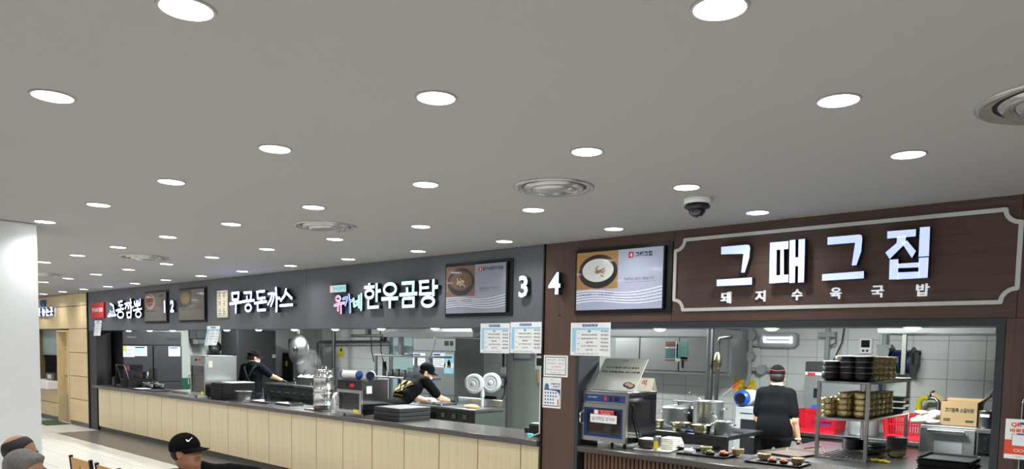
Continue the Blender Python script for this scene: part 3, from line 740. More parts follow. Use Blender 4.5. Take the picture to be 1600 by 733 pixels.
m.build('icon_dots', 'inkb', t)
m = MB(); m.rect(.072, .086, .03, .085, -.0036); m.build('figure', 'orange', t)

# order stand with the red and white poster at the right edge
t = thing('order_stand', 'black order stand with a rounded silver rim at the right edge', 'stand', (-.36, 5.36, 0))
pts = [(-.30, .35), (.30, .35)]+[(.30-.08+.08*math.cos(a), 1.52+.08*math.sin(a)) for a in [math.pi/2*i/5 for i in range(6)]]+[(-.30+.08+.08*math.cos(a), 1.52+.08*math.sin(a)) for a in [math.pi/2+math.pi/2*i/5 for i in range(6)]]
MB().prism(pts, -.02, .03).build('panel', 'blackm', t)
MB().tube([(p[0], -.012, p[1]) for p in pts[1:]+pts[:1]], .007, 8).build('rim', 'chrome', t)
MB().box(-.06, .06, -.015, .03, .02, .35).build('post', 'black', t); MB().cbox(-.25, .25, -.2, .1, 0, .02, .005).build('foot', 'black', t)
t = thing('poster', 'red and white QR discount poster fixed to the order stand', 'poster', (-.575, 5.30, 1.195)); W, H = .32, .24
MB().box(-W/2, W/2, -.002, .002, 0, H).build('sheet', 'paper', t)
MB().rect(-W/2, W/2, .028, .115, -.003).build('red_band', 'orange', t)
m = MB(); m.text('QR', -W/2+.028, .205, .030, -.0035, w=.055, bold=.04, align='l'); m.text('찍고', -W/2+.092, .20, .017, -.0035, align='l'); m.text('바로할인', -W/2+.024, .172, .024, -.0035, w=.115, bold=.04, align='l'); m.build('red_lettering', 'orange', t)
MB().rect(-W/2+.07, W/2-.1, .208, .222, -.0034).rect(-W/2+.06, -W/2+.095, .146, .155, -.0042).build('blue_tag', 'inkb', t)
m = MB(); m.rect(-W/2+.035, -W/2+.118, .078, .150, -.0036); m.build('blank_square', 'inkr', t)
m = MB(); m.rect(-W/2+.038, -W/2+.115, .081, .147, -.0038); m.build('blank_square', 'paper', t)
m = MB(); m.oval(-W/2+.06, .052, .014, .009, .003, -.0036).oval(-W/2+.085, .052, .014, .009, .003, -.0036); m.build('emblem', 'paper', t)
m = MB(); m.text('바로할인', -W/2+.075, .014, .008, -.0035); m.build('small_lettering', 'ink', t)
# ------------------------------------------------------------------ counters
t = thing('service_counter', 'long service counter with pale oak panels along stalls one to three', 'counter', (-10.36, FY, 0))
ox = 10.36
MB().cbox(-16.32+ox, -4.53+ox, -.05, .62, .862, .92, .006).build('worktop', 'worktop', t)
MB().box(-16.19+ox, -4.53+ox, .025, .60, .09, .861).build('carcass', 'charcoal', t)
MB().box(-16.19+ox, -4.53+ox, .05, .60, 0, .089).build('plinth', 'plinth', t)
p0 = None; x = -16.12
while x < -4.6:
    wd = min(.584, -4.545-x)
    if p0 is None or wd < .575: o = MB().cbox(-wd/2, wd/2, 0, .024, .095, .86, .002).build('oak_panel', 'oak', t, (x+wd/2+ox, 0, 0)); p0 = p0 or o
    else: share(p0, 'oak_panel', (x+wd/2+ox, 0, 0), t)
    x += .5975
t = thing('service_counter', 'service counter with brown upright slats under the brown fascia', 'counter', (-2.44, FY, 0)); ox = 2.44
MB().cbox(-4.05+ox, -.84+ox, -.05, .62, .868, .92, .006).build('worktop', 'worktop', t)
MB().box(-4.0+ox, -.84+ox, .03, .60, 0, .867).build('carcass', 'charcoal', t)
s0 = None; x = -4.0
while x < -.86:
    if s0 is None: s0 = MB().cbox(-.014, .014, 0, .029, .02, .867, .003).build('slat', 'slat', t, (x+.02+ox, 0, 0))
    else: share(s0, 'slat', (x+.02+ox, 0, 0), t)
    x += .042
# ------------------------------------------------------------------ shared kitchen builders
def rring(w, d, r, z, cx=0., cy=0., n=3):
    pts = []
    for sx, sy, a0 in ((1, 1, 0), (-1, 1, 90), (-1, -1, 180), (1, -1, 270)):
        for i in range(n+1):
            a = R(a0+90*i/n); pts.append((cx+sx*(w/2-r)+r*math.cos(a), cy+sy*(d/2-r)+r*math.sin(a), z))
    return pts
_tray = {}
def tray_mesh(w, d, h=.022):
    k = (w, d, h)
    if k not in _tray:
        m = MB(); m.loft([rring(w*.94, d*.94, .02, 0), rring(w*.94, d*.94, .02, .001), rring(w-.01, d-.01, .024, h), rring(w, d, .026, h), rring(w, d, .026, h-.004)], False, False)
        m.loft([rring(w-.012, d-.012, .023, h), rring(w*.925, d*.925, .02, .005)], False, False)
        m.add(rring(w*.94, d*.94, .02, 0), [tuple(range(16))[::-1]]); m.add(rring(w*.925, d*.925, .02, .005), [tuple(range(16))])
        _tray[k] = m
    return _tray[k]
def tray_stack(x, y, z, w, d, n, rz, label, group, h=.022, pitch=None, mt='tray', name='serving_tray', cat='tray', toplabel=None):
    o0 = None; pitch = pitch or h
    for i in range(n):
        a = rz+random.uniform(-.03, .03); p = (x+random.uniform(-.006, .006), y+random.uniform(-.006, .006), z+i*pitch)
        if o0 is None: o0 = tray_mesh(w, d, h).build(name, mt); o = o0
        else: o = o0.copy(); COL.objects.link(o)
        o.location = p; o.rotation_euler = (0, 0, a); tag(o, '%s, %s from the bottom of the %s' % (label, ordinal(i), toplabel), cat, group)
    return o0
def bowl_mb(r, h, th=.003):
    return MB().lathe([(.001, .0), (r*.55, 0), (r*.62, .004), (r*.9, h*.45), (r, h*.93), (r*1.04, h), (r*1.0, h), (r*.97, h*.93), (r*.86, h*.45), (r*.55, .008), (.001, .008)], n=18)
def round_bowl_mb(r, h, rim=False):
    m = MB().lathe([(.001, .0), (r*.6, 0), (r*.72, h*.04), (r*.93, h*.22), (r, h*.5), (r*.97, h*.82), (r*.9, h*.93), (r*.88, h*.93), (r*.92, h*.5), (r*.66, h*.1), (.001, h*.1)], n=18)
    if rim: m.cur = 1; m.lathe([(r*.97, h*.82), (r*1.03, h*.84), (r*1.03, h*.9), (r*.9, h*.93)], n=18)
    return m
def bowl_stacks(spots, z, r, h, pitch, mt, label, group, name='brass_bowl', cat='bowl'):
    o0 = None
    for x, y, n in spots:
        for i in range(n):
            if o0 is None: o0 = round_bowl_mb(r, h, mt == 'black').build(name, [mt, 'steel'] if mt == 'black' else mt); o = o0
            else: o = o0.copy(); COL.objects.link(o)
            o.location = (x+random.uniform(-.004, .004), y+random.uniform(-.004, .004), z+i*pitch); o.rotation_euler = (0, 0, random.uniform(0, 6)); tag(o, label, cat, group)
def pot_thing(name, label, x, y, z, r, h, mt='potsteel', lid=False, cat='pot', ladle=False, handles=True):
    t = thing(name, label, cat, (x, y, z))
    MB().lathe([(.001, 0), (r*.97, 0), (r, .01), (r, h-.006), (r*1.03, h), (r*.99, h), (r*.98, h-.02), (r*.97, .012), (.001, .012)], n=28).build('body', mt, t)
    if handles:
        for sgn in (-1, 1):
            MB().tube([(sgn*r*.99, -.04, h*.75), (sgn*(r+.04), -.035, h*.77), (sgn*(r+.04), .035, h*.77), (sgn*r*.99, .04, h*.75)], .007).build('handle', 'chrome', t)
    if lid: MB().lathe([(r*1.02, h+.002), (r*1.0, h+.012), (r*.5, h+.03), (.02, h+.035), (.02, h+.06), (.03, h+.065), (.001, h+.07)], n=28).build('lid', mt, t)
    if ladle:
        MB().tube([(r*.2, 0, h*.3), (-r*.6, -.02, h+.02), (-r*1.25, -.05, h+.09), (-r*1.3, -.05, h+.075)], .008).build('ladle', 'chrome', t)
    return t
def wall_notice(loc, rz, w, h, label, bands, name='paper_notice'):
    t = thing(name, label, 'notice', loc, rz)
    MB().box(-w/2, w/2, -.002, 0, 0, h).build('sheet', 'paper', t)
    by = {}
    for a, b, c, d, mm in bands: by.setdefault(mm, MB()).rect(-w/2+a*w, -w/2+b*w, c*h, d*h, -.003)
    for mm, m in by.items(): m.build('print', mm, t)
    return t
lines = lambda n, z0=.1, z1=.8, mm='inkg', a=.1, b=.9, th=.03: [(a, b-.2*(i % 2), z0+(z1-z0)*i/max(1, n-1), z0+(z1-z0)*i/max(1, n-1)+th, mm) for i in range(n)]

# ------------------------------------------------------------------ dish-return hatch
t = thing('steel_box', 'small steel dispenser box on the dish-return ledge by the door', 'box', (-19.0, 5.55, .90))
MB().cbox(-.28, .28, -.12, .15, 0, .17, .012).build('case', 'steeld', t); MB().box(-.14, .1, -.123, -.12, .04, .13).build('label', 'offwhite', t); MB().box(-.2, .2, -.05, .1, .171, .18).build('lid', 'black', t)
t = thing('worker_glove', 'tan rubber glove hanging over the steel box at the dish-return hatch', 'glove', (-18.78, 5.58, 1.09))
m = MB(); m.tube([(0, 0, .01), (.03, 0, .1), (.07, .02, .2), (.12, .04, .28)], [.06, .07, .06, .075], 10)
for i in range(4): m.tube([(-.045+.03*i, -.01, .03), (-.06+.035*i, -.03, -.03), (-.065+.036*i, -.035, -.06+.01*i)], [.017, .015, .009], 6)
m.build('hand', K.setdefault('tanglove', mat('tan_rubber', '#b39a63', .6)), t)
struct(MB().box(-20.95, -16.7, 8.6, 8.7, 0, CEIL).build('wall_hatch', 'kwall'))

# ------------------------------------------------------------------ first stall
t = thing('refrigerator', 'tall black refrigerator behind the far end of the counter', 'refrigerator', (-15.8, 6.42, 0), R(90)); W = .59
MB().cbox(-W, W, .03, .66, .12, 2.03, .006).build('body', 'fridge', t)
MB().cbox(-W, W, 0, .03, 1.75, 2.025, .004).build('top_panel', 'fridge', t)
for i in range(6): MB().box(.28+.045*i, .31+.045*i, -.002, 0, 1.85, 1.90).build('vent_slot', 'black', t)
MB().text('PRIMO', -.42, 1.90, .03, -.001, w=.17).build('lettering', 'greyplast', t)
for a, b, z0, z1 in ((-W, -.012, .98, 1.74), (.004, W, .98, 1.74), (-W, -.012, .14, .965), (.004, W, .14, .965)):
    d = MB().cbox(a, b, -.02, .029, z0, z1, .006).build('door', 'fridge', t)
    MB().box(b-.07 if a < -.1 else a+.01, b-.01 if a < -.1 else a+.07, -.032, -.0205, z0+.05 if z0 < .5 else z0+.03, z0+.28).build('handle', 'black', d)
for s_ in (-1, 1):
    for y_ in (.1, .58): MB().cyl((s_*.5, y_, 0), (s_*.5, y_, .12), .025, n=10).build('foot', 'steel', t)
wall_notice((-15.778, 5.935, 1.50), R(90), .22, .22, 'grey printed sheet at the left of the black refrigerator door', lines(6), 'paper_notice')
wall_notice((-15.778, 6.17, 1.52), R(90), .24, .20, 'white sheet with blue title in the middle of the black refrigerator', [(.03, .8, .8, .95, 'navy')]+lines(4, .2, .65, 'skyblue', .04, .96, .1))
wall_notice((-15.778, 6.85, 1.52), R(90), .24, .20, 'white sheet with blue title at the right of the black refrigerator', [(.03, .8, .8, .95, 'navy')]+lines(4, .2, .65, 'skyblue', .04, .96, .1))
tag(MB().cbox(-15.776, -15.77, 5.835, 5.885, 1.63, 1.72, .001).build('sticker', 'yellow'), 'tiny yellow sticker on the black refrigerator edge', 'sticker')
# smoked acrylic utensil case
t = thing('utensil_case', 'smoked acrylic utensil case on the counter end by the black refrigerator', 'case', (-15.22, 5.72, .92)); 
MB().cbox(-.2, .2, -.17, .19, 0, .06, .006).build('base', 'black', t)
MB().box(.19, .2, -.17, .19, .06, .43).box(-.2, -.19, -.17, .19, .06, .43).box(-.19, .19, .18, .19, .06, .43).box(-.2, .2, -.17, .19, .43, .44).build('case', 'smoked', t)
MB().tube([(.2, -.16, .44), (.2, -.1, .25), (.2, -.06, .06)], .006).tube([(-.2, -.16, .44), (-.2, -.1, .25), (-.2, -.06, .06)], .006).build('slanted_edge', 'chrome', t)
for i in range(5):
    MB().cyl((-.1+.05*i, .02, .06), (-.1+.05*i, .03+.02*(i % 2), .33), .014, .02, 8).build('spoon', 'inkr' if i % 2 else 'steel', t)
MB().box(.195, .202, -.13, -.06, .33, .43).build('red_label', K.setdefault('maroon', mat('maroon', '#6d1a22', .4)), t)
tag(MB().cbox(-15.62, -15.5, 5.55, 5.63, .92, 1.11, .01).build('black_box', 'black'), 'small black box at the very end of the counter', 'box')
tray_stack(-15.02, 5.80, .92, .34, .52, 8, 0, 'black serving tray', 'trays stacked by the utensil case', toplabel='stack by the acrylic utensil case')
tag(MB().lathe([(.001, 0), (.06, 0), (.062, .3), (.058, .3), (.056, .01), (.001, .01)], n=16).build('cutlery_holder', 'black', None, (-15.12, 6.0, .92)), 'tall black cutlery holder behind the small black bowls', 'holder')
bowl_stacks([(-14.70, 6.0, 4), (-14.70, 5.84, 4), (-14.53, 5.98, 3), (-14.53, 5.83, 3), (-14.33, 5.96, 3)], .92, .072, .05, .022, 'black', 'small black bowl in the low stacks on the far counter', 'small black bowls on the far counter', 'black_bowl')
for i, (x, y, a, lab) in enumerate(((-14.35, 5.62, .05, 'flat black tray lying left of another by the small black bowls'), (-13.75, 5.66, -.05, 'flat black tray lying nearer the steel cabinet on the far counter'))):
    tag(tray_mesh(.45, .32, .015).build('flat_tray', 'tray', None, (x, y, .92)), lab, 'tray').rotation_euler = (0, 0, a)
tag(MB().cbox(-.15, .15, -.1, .1, 0, .002, .0005).build('menu_sheet', 'paper', None, (-14.3, 5.62, .9375)), 'white menu sheet lying on the flat black tray', 'paper')
t = thing('plastic_tub', 'off-white plastic tub left of the steel cabinet', 'tub', (-12.35, 5.72, .92))
MB().loft([rring(.2, .16, .02, 0), rring(.22, .18, .02, .09), rring(.205, .165, .02, .09), rring(.185, .145, .02, .008)], False).add(rring(.185, .145, .02, .008), [tuple(range(16))]).build('body', 'offwhite', t)
tag(MB().cbox(-.3, .3, -.14, .14, 0, .04, .006).build('steel_pan', 'steel', None, (-13.0, 5.85, .92)), 'shallow steel pan behind the off-white tub', 'pan')

def glass_cabinet(name, label, x0, x1, y0, y1, z0, z1, body, mats):
    W, D, H = x1-x0, y1-y0, z1-z0
    t = thing(name, label, 'cabinet', ((x0+x1)/2, y0, z0))
    a = W/2
    MB().box(-a, a, .03, D, .035, .05).box(-a, a, .03, D, H-.02, H).box(-a, -a+.015, .03, D, .05, H-.02).box(a-.015, a, .03, D, .05, H-.02).box(-a+.015, a-.015, D-.015, D, .05, H-.02).build('body', body, t)
    d = MB().box(-a, -a+.04, 0, .028, .05, H-.11).box(a-.04, a, 0, .028, .05, H-.11).box(-a+.04, a-.04, 0, .028, .05, .09).box(-a+.04, a-.04, 0, .028, H-.15, H-.11).build('door', mats[0], t)
    MB().box(-a+.04, a-.04, .012, .018, .09, H-.15).build('pane', 'smoked', d)
    MB().tube([(-a+.02, 0, H*.3), (-a+.02, -.035, H*.33), (-a+.02, -.035, H*.55), (-a+.02, 0, H*.58)], .008).build('handle', 'chrome', d)
    MB().box(-a, a, .005, .03, H-.108, H-.004).build('control_panel', mats[1], t)
    MB().cyl((-.06, .006, H-.055), (-.06, -.006, H-.055), .02).build('knob', 'black', t); MB().box(.02, .10, .003, .005, H-.075, H-.035).build('display', 'inkr', t)
    for k in range(4): MB().box(-a+.02, a-.02, .05, D-.02, .14+k*(H-.32)/4, .148+k*(H-.32)/4).build('shelf', 'steel', t)
    for k in range(2): MB().cbox(-a*.6, a*.5, .08, D-.1, .15+k*(H-.32)/2, .21+k*(H-.32)/2, .01).build('dish_stack', 'offwhite', t)
    for sx in (-1, 1):
        for y_ in (.07, D-.06): MB().cyl((sx*(a-.05), y_, 0), (sx*(a-.05), y_, .036), .018, n=10).build('foot', 'steel', t)
    MB().cbox(-a-.008, a+.008, -.005, D+.005, H, H+.014, .004).build('top', body, t)
    return t
t = glass_cabinet('sterilizer_cabinet', 'brushed steel sterilizer cabinet with a glass door in front of the dark refrigerator', -11.97, -11.45, 5.45, 5.98, .92, 1.59, 'steel', ('steel', 'steel'))
MB().box(.262, .264, .06, .12, .5, .6).build('sticker', 'offwhite', t); MB().box(.12, .2, -.003, -.001, .06, .11).build('yellow_sticker', 'yellow', t)
tray_stack(-11.16, 5.76, .92, .42, .56, 12, 0, 'black serving tray', 'trays stacked by the steel sterilizer', toplabel='tall stack beside the steel sterilizer')
tag(MB().cbox(-.16, .16, -.2, .2, 0, .012, .003).build('chopping_board', 'white', None, (-11.1, 5.82, 1.1845)), 'white board lying on top of the tall black tray stack', 'board')
t = thing('steel_container', 'small square steel container with a rim in front of the tall tray stack', 'container', (-10.66, 5.68, .92))
MB().loft([rring(.17, .15, .02, 0), rring(.2, .18, .025, .15), rring(.23, .21, .03, .152), rring(.23, .21, .03, .158), rring(.195, .175, .025, .156), rring(.165, .145, .02, .01)], False).add(rring(.17, .15, .02, 0), [tuple(range(16))[::-1]]).add(rring(.165, .145, .02, .01), [tuple(range(16))]).build('body', 'steel', t)
for i, (x, y, wd, lab) in enumerate(((-10.2, 5.80, .5, 'flat grey tray beside the small steel container'), (-9.65, 5.86, .42, 'flat grey tray nearer the steel keg'))):
    tag(tray_mesh(wd, .26, .03).build('flat_tray', 'steeld', None, (x, y, .92)), lab, 'tray')
# steel keg on a dark board
t = thing('steel_keg', 'shiny steel keg with a clamp lid standing on the counter', 'keg', (-8.62, 5.76, .935)); r = .14
MB().lathe([(.001, 0), (r*.96, 0), (r, .015), (r, .05), (r*1.03, .055), (r*1.03, .065), (r, .07), (r, .2), (r*1.03, .205), (r*1.03, .22), (r, .225), (r, .26), (r*1.03, .265), (r*1.03, .28), (r, .285), (r, .42), (r*1.03, .43), (r*.98, .45), (r*.8, .475), (r*.8, .5)], n=30).build('body', 'chromek', t)
MB().lathe([(r*.84, .5), (r*.84, .52), (r*.5, .535), (.001, .54)], n=26).build('lid', 'chromek', t)
for a in range(6): MB().cyl((r*.86*math.cos(a), r*.86*math.sin(a), .47), (r*.86*math.cos(a), r*.86*math.sin(a), .55), .009, n=8).build('clamp', 'chrome', t)
MB().tube([(-.04, 0, .54), (-.04, 0, .58), (.05, 0, .58), (.05, 0, .54)], .008).build('handle', 'chrome', t)
MB().cyl((.06, -r, .06), (.06, -r-.05, .06), .012).build('tap', 'chrome', t)

tag(MB().cbox(-.22, .22, -.17, .17, 0, .014, .004).build('serving_board', 'black', None, (-8.62, 5.76, .92)), 'black board under the steel keg', 'board')
t = thing('soap_dispenser', 'white rounded dispenser between the keg and the chrome sterilizer', 'dispenser', (-8.12, 5.62, .92))
MB().loft([rring(.10, .12, .03, 0), rring(.10, .12, .03, .16), rring(.09, .10, .03, .22), rring(.06, .07, .025, .26), rring(.02, .03, .008, .275)]).build('body', 'white', t); MB().box(-.02, .02, -.064, -.058, .05, .2).build('window', 'greyplast', t)
t = glass_cabinet('sterilizer_cabinet', 'chrome sterilizer cabinet with a dark glass door and tubes lying on top', -7.86, -7.36, 5.45, 5.86, .92, 1.37, 'chromed', ('chromek', 'blackm'))
MB().box(.252, .253, .08, .16, .3, .39).build('sticker', 'paper', t); MB().box(.1, .2, -.003, -.001, .06, .10).build('yellow_sticker', 'yellow', t)
for i, (x, y, a, lab) in enumerate(((-7.74, 5.58, R(10), 'white tube with a blue rim lying on the chrome sterilizer'), (-7.47, 5.68, R(140), 'white tube showing its dark open end on the chrome sterilizer'))):
    t = thing('wrap_roll', lab, 'tube', (x, y, 1.384+.055), a)
    L_ = .14; MB().cyl((-L_, 0, 0), (L_, 0, 0), .053, n=18, caps=False).build('tube', 'white', t)
    MB().cyl((-L_-.005, 0, 0), (-L_+.02, 0, 0), .055, n=18).cyl((L_-.02, 0, 0), (L_+.005, 0, 0), .055, n=18).build('rim', 'navyglass', t)
    MB().cyl((-L_-.008, 0, 0), (-L_-.0055, 0, 0), .044, n=16).build('dark_end', 'black', t)
for i in range(3):
    o = MB().cbox(-.24, .24, -.25, .25, 0, .052, .008).build('lunch_box', 'tray', None, (-6.97+.005*i, 5.77, .92+.0525*i))
    tag(o, ('lowest', 'middle', 'top')[i]+' black flat box of the stack in front of the bending cook', 'box')
# till corner by the brown column
t = thing('order_kiosk', 'tall thin white kiosk panel seen edge-on beside the brown column', 'kiosk', (-4.63, 5.72, .92))
MB().cbox(-.025, .025, -.13, .15, .05, .72, .012).build('panel', 'white', t); MB().cbox(-.06, .06, -.1, .12, 0, .05, .008).build('foot', 'black', t); MB().tube([(.0, -.1, .06), (-.06, -.14, .03), (-.12, -.12, .006), (-.16, -.05, .006)], .005).build('cable', 'white', t)
t = thing('receipt_printer', 'black receipt printer on the counter beside the white kiosk', 'printer', (-4.83, 5.83, .92))
MB().cbox(-.085, .085, -.09, .1, 0, .11, .012).build('case', 'black', t); MB().cbox(-.07, .07, -.08, .03, .1105, .125, .004).build('lid', 'greyplast', t); MB().box(-.08, -.01, -.1, -.092, .005, .018).build('indicator', K.setdefault('cyan_led', mat('cyan_led', '#40e8d8', .3, emit=2., emit_col='#3fe6d6')), t)
tag(MB().cbox(-.09, .09, -.05, .05, 0, .05, .008).build('card_reader', 'blackm', None, (-5.02, 5.95, .92)), 'low black card reader left of the receipt printer', 'card reader')

# ------------------------------------------------------------------ behind the counter, stalls one to three
t = thing('refrigerator', 'dark refrigerator with a latch behind the cook at the cooking bench', 'refrigerator', (-15.2, 8.43, 0), R(90))
MB().cbox(-.46, .46, .03, .75, .1, 2.12, .006).build('body', 'blackm', t); d = MB().cbox(-.455, .455, 0, .029, .12, 2.1, .006).build('door', 'blackm', t)
MB().cbox(.36, .44, -.02, -.001, 1.5, 1.58, .004).build('latch', 'chrome', d); MB().box(-.4, -.36, -.012, -.001, .95, 1.15).build('hinge', 'chrome', d)
MB().box(-.45, .45, .08, .7, 0, .099).build('plinth', 'black', t)
t = thing('extractor_box', 'grey steel extractor box high on the far kitchen wall', 'extractor', (-16.1, 7.62, 1.78), R(90))
MB().cbox(-.14, .14, 0, .35, .12, .4, .01).build('case', 'steeld', t); MB().cbox(-.09, .09, .02, .3, 0, .119, .01).build('intake', 'steel', t)
t = thing('hanging_pan', 'dark round pan hanging on the far kitchen wall behind the curled notice', 'pan', (-16.2, 7.95, 1.72))
MB().lathe([(.14, 0), (.13, -.03), (.10, -.06), (.001, -.07)], n=24).build('pan', 'black', t); MB().tube([(0, 0, -.02), (.02, .0, .2), (.02, 0, .36)], .01).build('handle', 'black', t)
t.rotation_euler = (0, R(75), R(-25))
t = thing('pipe_run', 'black bent pipe on the far kitchen wall beside the dark refrigerator', 'pipe', (-16.3, 8.2, 1.55))
MB().tube([(0, 0, 1.2), (0, 0, .55), (0, .03, .3), (0, .1, .2), (0, .5, .2)], .04, 10).build('pipe', 'black', t)
t = thing('wall_cabinet', 'pale steel wall cabinet on the far kitchen wall', 'cabinet', (-16.12, 8.62, 1.3), R(90))
MB().cbox(-.2, .2, .02, .36, 0, .8, .006).build('body', 'steel', t); MB().cbox(-.195, .195, 0, .019, .01, .79, .004).build('door', 'steel', t)
# cooking bench with steam table
t = thing('cooking_bench', 'steel cooking bench in front of the cook with rolled-up sleeves', 'bench', (-13.65, 8.3, 0))
MB().cbox(-1.0, .95, 0, .75, .94, .98, .006).build('top', 'steel', t); MB().box(-.98, .93, .04, .7, .25, .62).build('cabinet', 'steeld', t)
for i in range(6): MB().cyl((-.75+.3*i, .02, .78), (-.75+.3*i, -.03, .78), .025).build('knob', 'black', t)
MB().box(-.98, .93, .02, .05, .7, .92).build('front_panel', 'steeld', t)
for x in (-.95, .9):
    for y in (.05, .7): MB().box(x-.02, x+.02, y-.02, y+.02, 0, .94).build('leg', 'steel', t)
t = thing('steam_pan', 'steaming rectangular pan of white food on the cooking bench', 'pan', (-13.2, 8.5, .98))
MB().loft([rring(.55, .34, .03, 0), rring(.62, .4, .04, .16), rring(.66, .44, .05, .165), rring(.6, .38, .04, .16), rring(.54, .33, .03, .02)], False).build('pan', 'steeld', t)
m = MB()
for i in range(22): m.sph((random.uniform(-.24, .24), random.uniform(-.12, .12), .15+random.uniform(0, .03)), random.uniform(.03, .055), 8, 5)
o = m.build('food', 'cloth', t); o['kind'] = 'stuff'
t = thing('sieve_basket', 'wire noodle basket with a long handle over the cooking bench', 'sieve', (-13.55, 8.45, .98))
MB().lathe([(.001, 0), (.09, .01), (.12, .1), (.125, .12), (.12, .12)], n=18).build('basket', 'steeld', t); MB().tube([(.12, 0, .12), (.25, -.05, .22), (.38, -.1, .3)], .01).build('handle', 'black', t)
t = thing('cloth_bundle', 'crumpled pale cloth bundle beside the steaming pan', 'cloth', (-12.75, 8.45, .98))
m = MB()
for i in range(16): m.sph((random.uniform(-.12, .12), random.uniform(-.1, .1), .05+random.uniform(0, .1)), .07, 8, 6, (random.uniform(.05, .09), random.uniform(.05, .08), random.uniform(.03, .06)))
m.build('cloth', 'offwhite', t)
t = thing('wok_lid', 'large round steel lid tilted up over the cooking bench', 'lid', (-14.02, 8.75, 1.71))
MB().lathe([(.33, 0), (.335, .012), (.32, .03), (.2, .075), (.06, .095), (.001, .098)], n=40).lathe([(.33, 0), (.2, .05), (.001, .07)], n=40).build('disc', 'steel', t)
MB().lathe([(.06, .095), (.06, .12), (.05, .13), (.001, .132)], n=18).build('knob', 'steeld', t)
t.rotation_euler = Vector((.12, -.97, .1)).to_track_quat('Z', 'Y').to_euler()
t = thing('lid_arm', 'steel arm holding the tilted lid over the cooking bench', 'arm', (-14.02, 8.98, .98))
MB().tube([(0, 0, 0), (0, 0, .5), (0, -.06, .66), (0, -.2, .73)], .018).build('rod', 'steeld', t); MB().box(-.04, .04, -.04, .04, 0, .03).build('bracket', 'steeld', t)
t = thing('machine_stack', 'dark machine with a bright steel chimney right of the tilted lid', 'machine', (-15.6, 9.7, 0))
MB().cbox(-.2, .3, -.3, .3, .9, 1.62, .01).build('case', 'steeld', t); MB().cbox(-.1, .25, -.2, .2, 1.621, 1.95, .01).build('upper_case', 'steel', t); MB().cyl((.05, 0, 1.951), (.05, 0, 2.5), .09, n=18).build('chimney', 'chromek', t); MB().box(-.18, .28, -.28, .28, 0, .9).build('base', 'steeld', t)
MB().box(-.05, .03, -.304, -.301, 1.3, 1.42).build('yellow_label', 'yellow', t)
# pipes, post and warning sign on the tiled back wall
def pipe(label, pts, r, mt='steel', name='pipe', extra=None):
    b = Vector(pts[0]); t = thing(name, label, 'pipe', b); MB().tube([tuple(Vector(p)-b) for p in pts], r, 10).build('pipe', mt, t)
    return t
pipe('upper of two long pipes along the tiled wall behind the keg', [(-16.28, 10.7, .8), (-16.28, 10.7, 1.85), (-16.2, 10.7, 1.9), (-13.4, 10.7, 1.93)], .028)
pipe('lower of two long pipes along the tiled wall behind the keg', [(-16.1, 10.72, .8), (-16.1, 10.72, 1.78), (-16.0, 10.72, 1.83), (-13.4, 10.72, 1.86)], .022, 'greyplast')
t = pipe('thick dark upright post behind the steel keg', [(-15.0, 10.3, 0), (-15.0, 10.3, 2.79)], .05, 'steeld', 'post')
t = thing('warning_sign', 'yellow warning sign with a triangle on the tiled wall', 'sign', (-15.42, 10.81, 1.54))
MB().box(-.11, .11, -.004, 0, 0, .1).prism([(-.12, .11), (.12, .11), (0, .3)], -.004, 0).build('plate', 'yellow', t)
MB().text('위험', 0, .05, .05, -.005).flat([(-.06, .13), (.06, .13), (0, .23)], -.005).build('lettering', 'ink', t)
t = thing('hanging_bracket', 'dark hanging metal bracket under the kitchen ceiling above the wrap tubes', 'bracket', (-12.8, 9.8, 2.0))
MB().cbox(-.7, .4, -.1, .1, 0, .06, .01).build('bar', 'steeld', t); MB().box(-.25, -.15, -.04, .04, .061, .79).build('hanger', 'steeld', t); MB().sph((.35, 0, -.03), .07).build('motor', 'black', t)
for i, (x, lab) in enumerate(((-13.95, 'left'), (-13.6, 'right'))): pipe(lab+' thin dark cable hanging down the tiled wall', [(x, 10.6, 2.79), (x, 10.6, 2.1), (x+.03, 10.6, 1.7), (x+.12, 10.6, 1.45)], .012, 'black', 'cable')
struct(MB().box(-13.32, -12.58, 10.74, 10.80, 0, 2.02).build('door_2', K.setdefault('paleglass', mat('pale_glass', '#b7cfd2', .15))))
MB().box(-13.40, -13.325, 10.7, 10.805, 0, 2.1).box(-12.575, -12.5, 10.7, 10.805, 0, 2.1).box(-13.325, -12.575, 10.7, 10.805, 2.025, 2.1).build('door_frame', 'steel', bpy.data.objects['door_2'])
